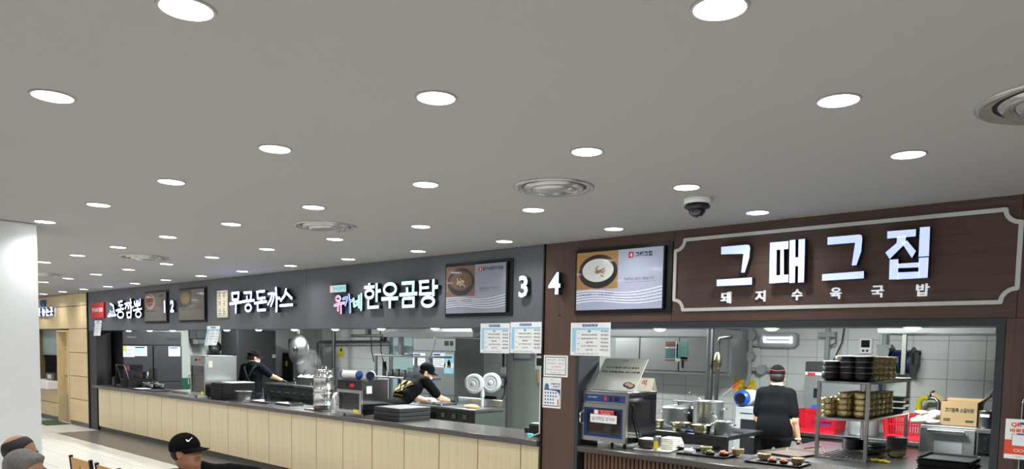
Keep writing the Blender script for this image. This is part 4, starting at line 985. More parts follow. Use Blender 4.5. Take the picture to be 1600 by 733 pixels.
# shelf on legs with black pots
t = thing('steel_shelf', 'two-tier steel shelf on posts behind the bending cook', 'shelf', (-9.65, 8.0, 0))
MB().cbox(-.78, .8, -.02, .38, 1.63, 1.66, .004).build('shelf_board', 'steel', t); MB().cbox(-.78, .55, -.02, .38, 1.26, 1.29, .004).build('shelf_board', 'steel', t)
for x in (-.74, .32):
    for y in (.01, .35): MB().box(x-.02, x+.02, y-.02, y+.02, 0, 1.63).build('post', 'steel', t)
MB().cbox(-.78, .8, -.02, .6, .82, .86, .004).build('bench_top', 'steel', t); MB().box(-.25, -.18, .1, .17, 1.661, 2.6).build('riser', 'steel', t)
tag(tray_mesh(.5, .3, .02).build('flat_tray', 'steeld', None, (-9.95, 8.15, 1.66)), 'dark flat tray on the upper tier of the posted steel shelf', 'tray')
for i, (x, r, h) in enumerate(((-10.3, .035, .25), (-10.12, .055, .12), (-9.95, .06, .13), (-9.78, .06, .12), (-9.55, .10, .16), (-9.28, .10, .17))):
    t = thing('black_pot', ('tall narrow black cup', 'first small black pot', 'second small black pot', 'third small black pot', 'first large black pot', 'second large black pot')[i]+' from the left on the lower tier of the posted shelf', 'pot', (x, 8.12, 1.29))
    MB().lathe([(.001, 0), (r*.9, 0), (r, .02), (r, h), (r*.94, h), (r*.9, .01), (.001, .01)], n=18).build('body', 'blackm', t); MB().tube([(r, 0, h*.7), (r+.03, 0, h*.7), (r+.03, 0, h*.35), (r, 0, h*.3)], .006).build('handle', 'black', t)
tag(MB().cbox(-.03, .03, -.02, .02, 0, .4, .004).build('blue_bar', 'bluep', None, (-10.1, 8.3, .86)), 'upright blue bar under the posted steel shelf', 'bar')
t = thing('refrigerator', 'tall grey steel refrigerator with notices behind the bending cook', 'refrigerator', (-10.55, 9.5, 0))
MB().cbox(-.6, .6, .03, .78, .1, 1.98, .006).build('body', 'steelf', t); MB().cbox(-.6, .6, 0, .029, 1.74, 1.975, .004).build('top_panel', 'steelf', t)
for a, b in ((-.598, -.003), (.003, .598)):
    for z0, z1 in ((.12, .9), (.91, 1.735)):
        d = MB().cbox(a, b, -.015, .029, z0, z1, .005).build('door', 'steelf', t); MB().box((b-.06 if a < -.1 else a+.02), (b-.02 if a < -.1 else a+.06), -.025, -.016, z0+.05, z0+.2).build('handle', 'black', d)
MB().box(-.59, .59, .06, .74, 0, .099).build('plinth', 'black', t); MB().box(.3, .42, -.004, -.001, 1.84, 1.93).box(.45, .54, -.004, -.001, 1.84, 1.93).build('label', 'black', t)
wall_notice((-10.95, 9.484, 1.45), 0, .36, .24, 'white sheet with blue title at the left of the grey steel refrigerator', [(.05, .6, .82, .94, 'navy')]+lines(5, .1, .65))
wall_notice((-10.38, 9.484, 1.43), 0, .36, .27, 'white sheet with blue title in the middle of the grey steel refrigerator', [(.05, .6, .82, .94, 'navy')]+lines(5, .1, .65))
wall_notice((-10.10, 9.484, 1.32), 0, .26, .36, 'blue and green picture sheet at the right of the grey steel refrigerator', [(0, 1, .55, 1, 'skyblue'), (0, 1, 0, .3, 'skyblue'), (.3, .7, .3, .6, 'food_g'), (.4, .6, .4, .7, 'yellow')])
# fryer bench of the bending cook
t = thing('fryer_bench', 'dark steel fryer bench with red displays under the bending cook', 'fryer', (-7.75, 7.1, 0))
MB().cbox(-.75, .72, 0, .6, .93, .965, .006).build('top', 'steel', t); MB().cbox(-.73, .7, .02, .58, .1, .929, .006).build('body', 'greend', t)
MB().cbox(-.62, -.1, -.012, .019, .66, .86, .004).build('control_panel', 'black', t)
for i in range(4): MB().box(-.55+.1*i, -.49+.1*i, -.016, -.0125, .72, .76).build('display', K.setdefault('redled', mat('red_led', '#ff2838', .3, emit=1.2, emit_col='#ff2838')), t)
for i in range(3): MB().box(.05+.22*i, .12+.22*i, -.01, .019, .82, .88).build('bracket', 'steel', t)
MB().cbox(-.2, .7, .56, .6, .966, 1.07, .004).build('splash_back', 'steel', t)
tag(tray_mesh(.5, .35, .03).build('flat_tray', 'steel', None, (-8.05, 7.35, .966)), 'steel tray under the hands of the bending cook', 'tray')
tag(MB().cbox(-.14, .14, -.09, .09, 0, .05, .01).build('food_box', 'white', None, (-8.2, 7.32, .998)), 'white food box on the steel tray by the bending cook', 'box')
t = thing('fried_food', 'yellow fried cutlet on the fryer bench', 'food', (-7.3, 7.3, .966)); MB().sph((0, 0, .02), .1, 14, 7, (.13, .08, .03)).build('cutlet', 'food_y', t)
# double disc fan on a pole
t = thing('standing_fan', 'grey fan with two round ribbed drums on a pole beside the doorway', 'fan', (-7.42, 7.62, 0))
MB().cyl((0, 0, .02), (0, .02, 1.12), .022).build('pole', 'greyplast', t); MB().lathe([(.001, 0), (.18, 0), (.18, .02), (.03, .03), (.001, .03)], n=24).build('foot', 'greyplast', t)
dirv = Vector((.35, -.93, 0)).normalized(); q = dirv.to_track_quat('Z', 'Y').to_matrix().to_4x4()
for nm, off in (('drum', Vector((-.09, -.06, 1.29))), ('drum', Vector((.11, .09, 1.31)))):
    m = MB(); m.T = Matrix.Translation(off) @ q
    m.lathe([(q_*.82, z_) for q_, z_ in [(.001, -.05), (.16, -.05), (.175, -.03), (.175, .03), (.165, .045), (.15, .04), (.145, .046), (.12, .046), (.115, .04), (.095, .046), (.07, .05), (.06, .044), (.04, .052), (.02, .06), (.001, .06)]], n=36); m.build(nm, 'greyplast', t)
m = MB(); m.tube([(0, .02, 1.1), (0, .02, 1.28)], .03); m.build('neck', 'greyplast', t)
# doorway at the end of the tiled wall
struct(MB().box(-9.58, -8.0, 10.76, 10.80, 0, 2.1).build('doorway_panel', K.setdefault('palegreen', mat('pale_green_panel', '#a9b4aa', .4))))  # flat pale panel standing in for the brighter room beyond the doorway
MB().box(-9.72, -9.585, 10.70, 10.805, 0, 2.2).build('door_frame', 'greyplast', bpy.data.objects['doorway_panel'])
t = wall_notice((-8.85, 10.755, 1.42), 0, .42, .48, 'sheet with black and white blocks on the pale green panel in the doorway', [(.08, .45, .55, .85, 'ink'), (.55, .92, .55, .85, 'ink'), (.08, .45, .15, .45, 'ink'), (.55, .92, .15, .45, 'ink')])
tag(MB().cbox(-.2, .2, 0, .12, 0, .32, .006).build('wall_box', 'greyplast', None, (-9.3, 10.63, 1.62)), 'pale grey box mounted on the pale green panel in the doorway', 'box')
tag(MB().cbox(-.14, .14, 0, .16, 0, .22, .006).build('wall_box', 'food_y', None, (-8.72, 10.59, 1.18)), 'tan box fixed low on the pale green panel in the doorway', 'box')
t = thing('power_outlet', 'white socket box with a cable loop on the tiled wall by the doorway', 'outlet', (-9.92, 10.815, 1.3))
MB().cbox(-.07, .07, -.04, 0, 0, .14, .008).build('box', 'white', t); MB().tube([(.0, -.02, .14), (0, -.02, .9)], .018).build('conduit', 'black', t)
MB().tube([(-.02+.1*math.cos(a), -.02, -.16+.1*math.sin(a)) for a in [i*.4 for i in range(17)]], .008).build('cable_coil', 'ink', t)
MB().tube([(.05, -.02, -.05), (.05, -.03, -.4), (-.1, -.04, -.62), (-.4, -.04, -.66), (-.7, -.04, -.45), (-.8, -.03, -.2)], .009).build('cable', 'ink', t)
t = thing('tool_rail', 'small black tool holder low on the tiled wall', 'holder', (-10.2, 10.81, .62)); MB().cbox(-.3, .1, -.06, 0, .1, .22, .01).build('rail', 'blackm', t); MB().cyl((.05, -.05, 0), (.05, -.05, .2), .04).build('cup', 'blackm', t)
# hoods over stall three
t = thing('extractor_hood', 'long steel extractor hood above the bending cook', 'hood', (-9.1, 8.0, 1.97))
MB().cbox(-1.1, 1.1, 0, .9, .0, .09, .006).build('rim', 'steel', t); MB().loft([rring(2.15, .85, .02, .091, 0, .45), rring(1.2, .5, .02, .5, 0, .55), rring(1.2, .5, .02, .828, 0, .55)]).build('canopy', 'steel', t)
pipe('thin steel hose hanging from the hood behind the bending cook', [(-8.8, 7.95, 1.97), (-8.8, 7.94, 1.85), (-8.88, 7.94, 1.7), (-8.95, 7.94, 1.6)], .014, 'steel', 'hose')
# faint steam over the steaming pan
sm = bpy.data.materials.new('steam'); sm.use_nodes = True; nt = sm.node_tree; nt.nodes.remove(nt.nodes['Principled BSDF'])
vs = nt.nodes.new('ShaderNodeVolumeScatter'); tc = nt.nodes.new('ShaderNodeTexCoord'); nz = nt.nodes.new('ShaderNodeTexNoise'); nz.inputs['Scale'].default_value = 4; nz.inputs['Detail'].default_value = 3
mr = nt.nodes.new('ShaderNodeMapRange'); mr.inputs[1].default_value = .4; mr.inputs[2].default_value = .7; mr.inputs[3].default_value = 0; mr.inputs[4].default_value = 2.2
nt.links.new(tc.outputs['Object'], nz.inputs['Vector']); nt.links.new(nz.outputs['Fac'], mr.inputs[0]); nt.links.new(mr.outputs[0], vs.inputs['Density']); nt.links.new(vs.outputs[0], nt.nodes['Material Output'].inputs['Volume'])
o = MB().sph((0, 0, 0), .3, 20, 12, (.38, .2, .32)).build('steam', sm, None, (-13.25, 8.5, 1.42)); o['kind'] = 'stuff'; o['label'] = 'faint steam rising over the pan on the cooking bench'; o['category'] = 'steam'
# ------------------------------------------------------------------ stall four: on the counter
t = thing('warming_oven', 'steel warming oven with a blue glass door on the brown slat counter', 'oven', (-3.825, 5.52, .92)); a, D, H = .245, .5, .50
MB().box(-a, a, .03, D, .05, .065).box(-a, a, .03, D, H-.015, H).box(-a, -a+.015, .03, D, .065, H-.015).box(-a+.015, a-.015, D-.015, D, .065, H-.015).build('body', 'steeld', t)
MB().box(a-.015, a, .03, D, .065, H-.015).build('side_panel', 'darkglass', t)
MB().cbox(-a-.005, a+.005, .0, D+.01, H, H+.015, .004).build('top', 'steel', t)
MB().box(-a, a, .0, .03, H-.10, H-.001).build('control_frame', 'steel', t); MB().box(-a+.03, a-.02, -.003, -.0005, H-.085, H-.02).build('control_panel', 'navy', t)
for i, (x, w_, mm) in enumerate(((.02, .03, 'inkr'), (.075, .025, 'black'), (.14, .05, 'black'))): MB().box(x-w_/2, x+w_/2, -.006, -.0035, H-.07, H-.032).build('button', mm, t)
MB().text('LAB WARM', -.13, H-.045, .014, -.0035).build('lettering', 'paper', t)
d = MB().box(-a, -a+.035, -.01, .025, .055, H-.102).box(a-.035, a, -.01, .025, .055, H-.102).box(-a+.035, a-.035, -.01, .025, .055, .095).box(-a+.035, a-.035, -.01, .025, H-.14, H-.102).build('door', 'steel', t)
MB().box(-a+.035, -a+.06, 0, .02, .095, H-.14).box(a-.06, a-.035, 0, .02, .095, H-.14).box(-a+.06, a-.06, 0, .02, .095, .115).box(-a+.06, a-.06, 0, .02, H-.16, H-.14).build('blue_border', 'navyglass', d)
MB().box(-a+.06, a-.06, .006, .012, .115, H-.16).build('pane', 'smoked', d)
MB().tube([(-a+.015, -.01, .2), (-a+.015, -.045, .22), (-a+.015, -.045, .3), (-a+.015, -.01, .32)], .008).build('handle', 'chrome', d)
for k in range(4): MB().box(-a+.02, a-.02, .05, D-.03, .12+.06*k, .125+.06*k).build('rack', 'steel', t)
for k in range(3): MB().cbox(-.17+.12*k, -.08+.12*k, .1, .3, .126+.06*(k % 2), .165+.06*(k % 2), .005).build('spoon_bundle', 'steel', t)
MB().box(-.1, .12, -.0125, -.0105, .30, .345).build('red_label', 'inkr', t); MB().box(-.14, .15, -.0125, -.0105, .225, .30).build('white_label', 'paper', t)
MB().text('숟가락및 젓가락', .005, .262, .035, -.0135, w=.25).build('lettering', 'ink', t); MB().text('Caution hot', .03, .313, .014, -.0135).text('음식 안내 위생', .04, .333, .01, -.0135, w=.13).build('lettering', 'paper', t)
MB().box(-.095, -.055, -.0135, -.0126, .305, .34).build('icon', 'paper', t)
for sx in (-1, 1):
    for y in (.06, D-.06): MB().cyl((sx*(a-.05), y, 0), (sx*(a-.05), y, .051), .016, n=10).build('foot', 'black', t)
MB().tube([(a+.002, .1, .4), (a+.02, .12, .3), (a+.015, .2, .12), (a+.03, .25, .01)], .006).build('cable', 'black', t)
t = thing('menu_board', 'pale grey leaning board with two lines of writing on the warming oven', 'board', (-3.80, 5.62, 1.437))
m = MB(); m.box(-.235, .235, -.004, .004, 0, .36); m.build('board', K.setdefault('board', mat('board_grey', '#c3c8c2', .5)), t)
m = MB(); m.text('그때그집', .0, .335, .014, -.005, bold=.03).text('수저 수건 물 음식 수저 수건 물 음식', .0, .255, .022, -.005, w=.36, bold=.04).text('맛있는 수육국밥 맛있는 음식 수육국밥', .0, .205, .022, -.005, w=.42, bold=.04); m.build('lettering', 'ink', t)
m = MB(); m.disc(.13, .07, .045, .03, -.005, 18).disc(.17, .055, .045, .03, -.0055, 18); m.build('photo_bowl', 'ink', t)
m = MB(); m.disc(.13, .075, .03, .018, -.006, 14).disc(.17, .06, .03, .018, -.0062, 14); m.build('photo_food', K.setdefault('pinkfood', mat('pink_food', '#b78f86', .6)), t)
t.rotation_euler = (R(-36), 0, 0)
t = thing('tent_card', 'folded card with the red letter 석 beside the leaning board', 'card', (-3.60, 5.86, 1.437), R(0))
MB().prism([(-.085, 0), (.085, 0), (.0, .001)], 0, .001).add([(-.09, -.05, 0), (.09, -.05, 0), (.09, 0, .12), (-.09, 0, .12)], [(0, 1, 2, 3)]).add([(.09, .05, 0), (-.09, .05, 0), (-.09, 0, .12), (.09, 0, .12)], [(0, 1, 2, 3)]).build('card', 'offwhite', t)
m = MB(); m.T = Matrix.Rotation(R(-22.6), 4, 'X'); m.text('석', -.01, .065, .065, -.0475, bold=.02); m.build('lettering', 'inkr', t)
t = thing('serving_tray', 'white tray with a stone bowl, a can and towels by the oven', 'tray', (-3.42, 5.82, .92), R(12)); tray_mesh(.34, .46, .016).build('tray', 'white', t)
t = thing('stone_bowl', 'dark brown stone bowl on the white tray', 'bowl', (-3.49, 5.74, .926))
MB().lathe([(.001, 0), (.06, 0), (.085, .03), (.09, .09), (.083, .09), (.075, .03), (.001, .012)], n=20).build('bowl', K.setdefault('stone', mat('stone_brown', '#2c2421', .7)), t); MB().lathe([(.08, .086), (.04, .1), (.001, .103)], n=18).build('contents', 'offwhite', t)
t = thing('drink_can', 'grey can with a yellow label on the white tray', 'can', (-3.345, 5.66, .926))
MB().lathe([(.001, 0), (.033, 0), (.036, .006), (.036, .125), (.031, .135), (.001, .135)], n=18).build('can', 'steel', t); MB().box(-.012, .026, -.0375, -.03, .02, .09).build('label', 'yellow', t)
t = thing('towel_stack', 'stack of folded cream towels on the white tray', 'towels', (-3.36, 5.92, .926))
for k in range(6):
    s_ = 1-.06*max(0, k-2); MB().cbox(-.085*s_, .085*s_, -.10*s_, .10*s_, .0165*k, .0165*k+.016, .006).build('towel', 'cloth', t)
t = thing('black_pouch', 'dark pan with a loose cord between the white tray and the food tray', 'pan', (-3.18, 6.0, .92))
MB().lathe([(.001, 0), (.11, 0), (.14, .035), (.13, .035), (.1, .01), (.001, .01)], n=20).build('pan', 'blackm', t); MB().tube([(.02, -.05, .03), (.06, -.13, .04), (.05, -.2, .01), (.1, -.25, .008)], .004).build('cord', 'offwhite', t)
def food(t, x, y, z, r, mm, n=12, name='food'):
    m = MB(); rnd = random.Random(int(x*1000))
    for i in range(n): m.sph((x+rnd.uniform(-r, r)*.6, y+rnd.uniform(-r, r)*.6, z+rnd.uniform(0, r*.4)), r*.35, 7, 5, (r*rnd.uniform(.25, .45), r*rnd.uniform(.25, .45), r*.3))
    o = m.build(name, mm, t); o['kind'] = 'stuff'; return o
def brass_bowl(x, y, z, label, r=.055, h=.055):
    t = thing('brass_bowl', label, 'bowl', (x, y, z)); bowl_mb(r, h).build('bowl', 'brass', t); MB().lathe([(r*.98, h*.95), (r*.4, h*1.05), (.001, h*1.08)], n=16).build('lid', 'brass', t); return t
def side_dish(x, y, z, label, mm, r=.045):
    t = thing('side_dish', label, 'dish', (x, y, z)); MB().lathe([(.001, 0), (r*.6, 0), (r, .022), (r*.94, .022), (r*.55, .004), (.001, .004)], n=16).build('dish', 'black', t); food(t, 0, 0, .016, r*.8, mm); return t
tag(tray_mesh(.46, .32, .018).build('serving_tray', 'tray', None, (-2.95, 5.82, .92)), 'black tray with a paper roll, greens and carrots near the range', 'tray').rotation_euler = (0, 0, R(3))
tag(MB().cyl((-.05, 0, 0), (.05, 0, 0), .022, n=14).build('napkin_roll', 'paper', None, (-3.07, 5.74, .948)), 'white rolled napkin on the left end of the food tray', 'napkin').rotation_euler = (0, 0, R(-12))
brass_bowl(-2.99, 5.88, .926, 'brass bowl behind the greens on the left food tray')
side_dish(-2.91, 5.80, .926, 'black dish of greens on the left food tray', 'food_g', .05)
side_dish(-2.80, 5.84, .926, 'black dish of orange kimchi on the left food tray', 'food_o', .055)
brass_bowl(-2.70, 5.88, .938, 'brass bowl at the right end of the left food tray')
tag(tray_mesh(.46, .32, .018).build('serving_tray', 'tray', None, (-2.33, 5.82, .92)), 'black tray with two brass bowls and two kimchi dishes', 'tray').rotation_euler = (0, 0, R(2))
brass_bowl(-2.46, 5.86, .926, 'brass bowl at the left end of the right food tray')
side_dish(-2.36, 5.80, .926, 'left black dish of kimchi on the right food tray', 'food_o', .042)
side_dish(-2.27, 5.80, .926, 'right black dish of kimchi on the right food tray', 'food_o', .042)
brass_bowl(-2.17, 5.82, .926, 'brass bowl at the right end of the right food tray')

# ------------------------------------------------------------------ range with pots
t = thing('cooking_range', 'dark steel cooking range with pots behind the food trays', 'range', (-3.85, 7.05, 0))
MB().cbox(-.62, .50, 0, .90, .90, .945, .006).build('top', 'steeld', t); MB().box(-.6, .48, .05, .88, .2, .6).build('oven_body', 'steeld', t); MB().box(-.6, .48, .02, .05, .74, .895).build('front_panel', 'steeld', t)
MB().tube([(-.55, -.02, .70), (.3, -.03, .68), (.42, -.03, .66), (.46, -.03, .6), (.46, -.03, .5)], .035, 10).build('gas_pipe', 'greyplast', t)
for i in range(5): MB().cyl((-.5+.22*i, .02, .82), (-.5+.22*i, -.025, .82), .022).build('knob', 'black', t)
for x in (-.58, .45):
    for y in (.06, .85): MB().box(x-.025, x+.025, y-.025, y+.025, 0, .9).build('leg', 'steeld', t)
for i in range(3): MB().lathe([(.11, .95), (.12, .96), (.13, .95)], (-.4+.4*i, .3, 0), 18).build('burner', 'black', t)
MB().cbox(-.62, -.12, .86, .90, .946, 1.22, .004).build('splash_back', 'steeld', t)
pot_thing('stock_pot', 'tall steel stock pot with a ladle on the range', -3.80, 7.5, .946, .165, .32, ladle=True)
pot_thing('stock_pot', 'wide grey steel pot with a lid at the back of the range', -4.33, 7.72, .946, .155, .20, lid=True)
pot_thing('stock_pot', 'dark pot between the lidded pot and the tall stock pot', -4.02, 7.82, .946, .12, .26, 'black')
pot_thing('sauce_pot', 'small steel pot with a spoon at the front of the range', -3.47, 7.18, .946, .085, .14, ladle=True)
for i, (x, y, lab) in enumerate(((-4.28, 7.18, 'left'), (-3.95, 7.16, 'middle'), (-3.68, 7.12, 'right'))):
    t = thing('brass_pan', lab+' of three worn brass pans along the front of the range', 'pan', (x, y, .946)); r = .105
    MB().lathe([(.001, 0), (r*.78, 0), (r*.9, .05), (r, .085), (r*1.08, .088), (r*1.08, .094), (r*.96, .09), (r*.85, .05), (r*.74, .006), (.001, .006)], n=22).build('pan', 'brassd', t)
tag(MB().cbox(-.06, .06, -.02, .02, 0, .025, .006).build('blue_sponge', 'bluep', None, (-3.80, 7.10, .946)), 'blue handle lying between the brass pans', 'handle')
pipe('thick dark upright post rising behind the tall stock pot', [(-4.07, 8.02, 0), (-4.07, 8.02, 2.79)], .045, 'steeld', 'post')
t = pipe('grey gas pipe with a brass valve behind the tall stock pot', [(-3.97, 8.02, 0), (-3.97, 8.02, 1.9), (-3.95, 8.02, 1.97), (-3.8, 8.02, 1.99)], .022, 'steeld', 'gas_pipe')
MB().lathe([(.02, 1.61), (.045, 1.65), (.05, 1.71), (.04, 1.77), (.02, 1.81)], n=14).build('valve', 'brassd', t); MB().box(-.01, .01, -.1, -.03, 1.69, 1.71).build('lever', 'black', t)

# ------------------------------------------------------------------ back wall of stall four
t = thing('wall_cupboard', 'long stainless wall cupboard with sliding doors and a poster', 'cupboard', (-5.8, 10.1, 1.46))
MB().cbox(-1.1, 1.0, .02, .68, 0, .72, .006).build('body', 'steelf', t)
for x0, x1 in ((-1.0, -.55), (-.53, .15), (.17, .95)):
    d = MB().cbox(x0, x1, 0, .019, .05, .60, .004).build('door', 'steel', t); MB().box(x0+.05, x0+.07, -.02, -.001, .1, .22).build('handle', 'black', d)
MB().cbox(-1.1, 1.0, -.03, .0, 0, .045, .004).build('bottom_rail', 'steel', t)
t = wall_notice((-5.68, 10.096, 1.66), 0, .38, .30, 'red and teal poster taped on the stainless wall cupboard', [(0, .46, .72, 1, 'printred'), (0, .46, .12, .66, 'printblue'), (.5, 1, .12, 1, 'frostp'), (.5, .56, .2, .9, 'printred'), (.7, 1, .0, .2, 'printred'), (0, .46, 0, .1, 'printred')]+lines(6, .2, .8, 'inkg', .1, .9, .02), 'poster')
t = thing('extractor_hood', 'long steel extractor hood above the range', 'hood', (-4.7, 8.0, 1.99))
MB().cbox(-1.3, .62, 0, .9, 0, .10, .006).build('rim', 'steel', t); MB().loft([rring(1.9, .85, .02, .101, -.34, .45), rring(1.2, .5, .02, .5, -.34, .5), rring(1.2, .5, .02, .808, -.34, .5)]).build('canopy', 'steeld', t)
t = thing('extractor_hood', 'steel extractor hood at the right end of stall four', 'hood', (-1.77, 8.3, 2.03))
MB().cbox(-.56, .5, 0, .9, 0, .12, .006).build('rim', 'steel', t); MB().loft([rring(1.04, .85, .02, .121, -.03, .45), rring(.6, .5, .02, .5, -.03, .5), rring(.6, .5, .02, .768, -.03, .5)]).build('canopy', 'steeld', t)
MB().box(-.32, -.28, .02, .06, -.42, -.001).build('drop_rod', 'steel', t)
t = thing('insect_lamp', 'grey wall lamp with a glowing white loop on the tiled wall', 'lamp', (-4.36, 10.82, 1.885))
MB().loft([[(p[0], -.12, p[1]) for p in [(q[0], q[1]) for q in rring(.56, .22, .06, 0, 0, .12)]], [(q[0], 0, q[1]) for q in rring(.56, .22, .06, 0, 0, .12)]], True, False).build('case', 'greyplast', t)
m = MB(); m.stroke([(-.2, .09), (.2, .09), (.2, .15), (-.2, .15), (-.2, .09)], .022, -.135, -.121); m.build('glowing_tube', K.setdefault('tubelamp', mat('tube_lamp', '#ffffff', .4, emit=3.5, emit_col='#f6fbff')), t)
t = thing('gas_pipe', 'painted grey gas pipe with meters on the tiled wall beside the cook', 'pipe', (-4.78, 10.72, 1.3))
MB().tube([(0, 0, 1.4), (0, 0, .2), (-.02, 0, .1), (-.05, 0, 0)], .035, 10).build('pipe', 'greyplast', t); MB().tube([(.0, 0, .26), (.33, 0, .26)], .028, 10).build('branch', 'greyplast', t)
for z, r in ((.78, .09), (.45, .075)): MB().cyl((0, -.06, z), (0, .05, z), r, n=18).build('meter', 'greyplast', t)
MB().cyl((.2, -.07, .26), (.2, .05, .26), .07, n=18).build('meter', 'greyplast', t); MB().box(-.1, .1, -.04, .04, .98, 1.05).build('flange', 'greyplast', t); MB().box(.0, .16, -.03, -.01, .62, .64).build('lever', 'greyplast', t); MB().box(-.03, .03, -.042, -.036, .86, .9).build('yellow_tag', 'yellow', t); MB().cyl((.34, 0, .3), (.34, 0, .16), .018).build('tap', 'brass', t)
t = thing('warning_sign', 'yellow sign with red writing on the tiled wall beside the gas pipe', 'sign', (-4.89, 10.82, 1.2)); MB().box(-.17, .17, -.004, 0, 0, .2).build('plate', 'yellow', t)
m = MB(); m.text('음식물금지', 0, .14, .05, -.005, w=.28).text('물 금지', 0, .06, .05, -.005, w=.22); m.build('lettering', 'inkr', t)
t = thing('gas_pipe', 'brown-grey gas pipe with a valve above the steel refrigerator', 'pipe', (-3.65, 10.72, 1.72)); MB().tube([(0, 0, 0), (0, 0, 1.0)], .035, 10).build('pipe', 'greyplast', t); MB().box(-.11, .11, -.05, .05, .33, .4).build('flange', 'greyplast', t); MB().tube([(.04, -.03, .2), (.12, -.03, .24), (.12, -.03, .32)], .012).build('lever', 'steeld', t); MB().tube([(.1, -.02, 0), (.2, -.02, .25), (.23, -.02, .5)], .01).build('cable', 'black', t)
t = thing('gas_pipe', 'grey gas pipe with a round valve left of the blue hose reel', 'pipe', (-2.9, 10.72, 1.0)); MB().tube([(0, 0, 0), (0, 0, 1.7)], .035, 10).build('pipe', 'greyplast', t); MB().cyl((0, -.07, .85), (0, .05, .85), .08, n=18).build('valve', 'greyplast', t); MB().box(-.09, .09, -.05, .05, .9, .95).build('flange', 'greyplast', t)
t = thing('wall_controller', 'white wall controller with a dark display on the tiled wall', 'controller', (-3.16, 10.82, 1.82)); MB().cbox(-.085, .085, -.05, 0, 0, .22, .012).build('case', 'white', t); MB().box(-.055, .055, -.053, -.0505, .09, .19).build('display', 'darkglass', t); MB().box(-.04, -.01, -.054, -.0505, .03, .06).box(.01, .04, -.054, -.0505, .03, .06).build('buttons', 'ink', t)
t = thing('hose_reel', 'black hose reel with blue hose on the tiled wall', 'hose reel', (-2.63, 10.55, 1.72))
for sx in (-1, 1): MB().cyl((sx*.12, 0, 0), (sx*.13, 0, 0), .20, n=28).build('flange', 'black', t)
for i in range(6): MB().lathe([(.13, -.018), (.155, 0), (.13, .018), (.13, -.018)], n=26).build('hose_loop', 'hosebl', t)
loops = [o for o in t.children if o.name.startswith('hose_loop')]
for i, o in enumerate(loops): o.rotation_euler = (0, R(90), 0); o.location = (-.095+.038*i, 0, 0)
MB().box(-.15, .15, .15, .26, .1, .16).box(-.15, -.13, -.02, .26, -.03, .13).box(.13, .15, -.02, .26, -.03, .13).build('bracket', 'black', t); MB().tube([(-.12, -.12, 0), (-.22, -.15, -.2), (-.2, -.15, -.6)], .016).build('hose_end', 'hosebl', t)
# grey machine with water jugs
t = thing('ice_machine', 'pale grey machine with a dark grille left of the standing cook', 'machine', (-3.82, 8.75, 0))
MB().cbox(-.26, .26, 0, .5, .06, 1.14, .02).build('case', 'greyplast', t); MB().box(-.17, .17, -.006, -.001, .55, .98).build('grille', 'steeld', t); MB().box(-.17, .17, -.009, -.006, .76, .775).build('grille_bar', 'greyplast', t); MB().box(-.18, -.02, -.005, -.001, 1.05, 1.06).build('lettering', 'ink', t)
for x in (-.2, .2):
    for y_ in (.08, .42): MB().cyl((x, y_, 0), (x, y_, .06), .02, n=8).build('foot', 'black', t)
for i, (x, y, lab) in enumerate(((-3.99, 8.85, 'white water jug lying with its blue-rimmed mouth towards the counter'), (-3.72, 8.9, 'white water jug half hidden behind the standing cook'))):
    t = thing('water_jug', lab, 'jug', (x, y, 1.141+.1)); m = MB(); m.T = Matrix.Rotation(R(90), 4, 'X') @ Matrix.Rotation(0, 4, 'Z'); m.lathe([(.05, .13), (.085, .1), (.1, .06), (.1, -.2), (.09, -.22), (.001, -.22)], n=22); m.build('body', 'white', t)
    m = MB(); m.T = Matrix.Rotation(R(90), 4, 'X'); m.lathe([(.05, .131), (.098, .11), (.106, .08), (.1, .06)], n=22); m.build('blue_rim', 'bluep', t)
    m = MB(); m.T = Matrix.Rotation(R(90), 4, 'X'); m.lathe([(.066, .133), (.001, .133)], n=22); m.build('mouth', 'black', t)
t = thing('spatula', 'spatula with a red handle resting on the white water jug', 'spatula', (-4.1, 8.72, 1.345)); MB().tube([(-.12, 0, -.08), (.0, 0, .02)], .012).build('handle', 'greyplast', t); MB().tube([(0, 0, .02), (.1, 0, .1)], .014).build('red_grip', 'inkr', t)
# steel fridge and benches behind
t = thing('refrigerator', 'steel refrigerator with a small black handle right of the standing cook', 'refrigerator', (-3.2, 9.6, 0))
MB().cbox(-.33, .35, .03, .75, .08, 1.71, .006).build('body', 'steel', t); MB().cbox(-.33, .35, 0, .029, .1, 1.53, .005).build('door', 'steelf', t); MB().cbox(-.33, .35, 0, .029, 1.535, 1.575, .004).build('white_strip', 'white', t); MB().box(-.33, .35, .0, .029, 1.58, 1.705).build('grille', 'steeld', t); MB().box(-.21, -.14, -.012, -.001, 1.25, 1.37).build('handle', 'black', t); MB().box(-.3, -.2, -.004, -.001, 1.53, 1.57).build('label', 'inkr', t); MB().box(-.32, .34, .06, .7, 0, .079).build('plinth', 'black', t)
t = thing('steel_bench', 'steel bench along the back wall under the red baskets', 'bench', (-2.75, 8.75, 0))
MB().cbox(-.75, .82, 0, .75, .84, .88, .005).build('top', 'steel', t); MB().box(-.2, .8, .06, .7, .2, .78).build('cabinet', 'greend', t); MB().cbox(-.73, .8, .02, .05, .76, .839, .003).build('apron_rail', 'steeld', t); MB().box(.2, .34, .015, .019, .77, .81).build('label', 'paper', t)
for x in (-.7, .76):
    for y in (.05, .7): MB().box(x-.02, x+.02, y-.02, y+.02, 0, .84).build('leg', 'steel', t)
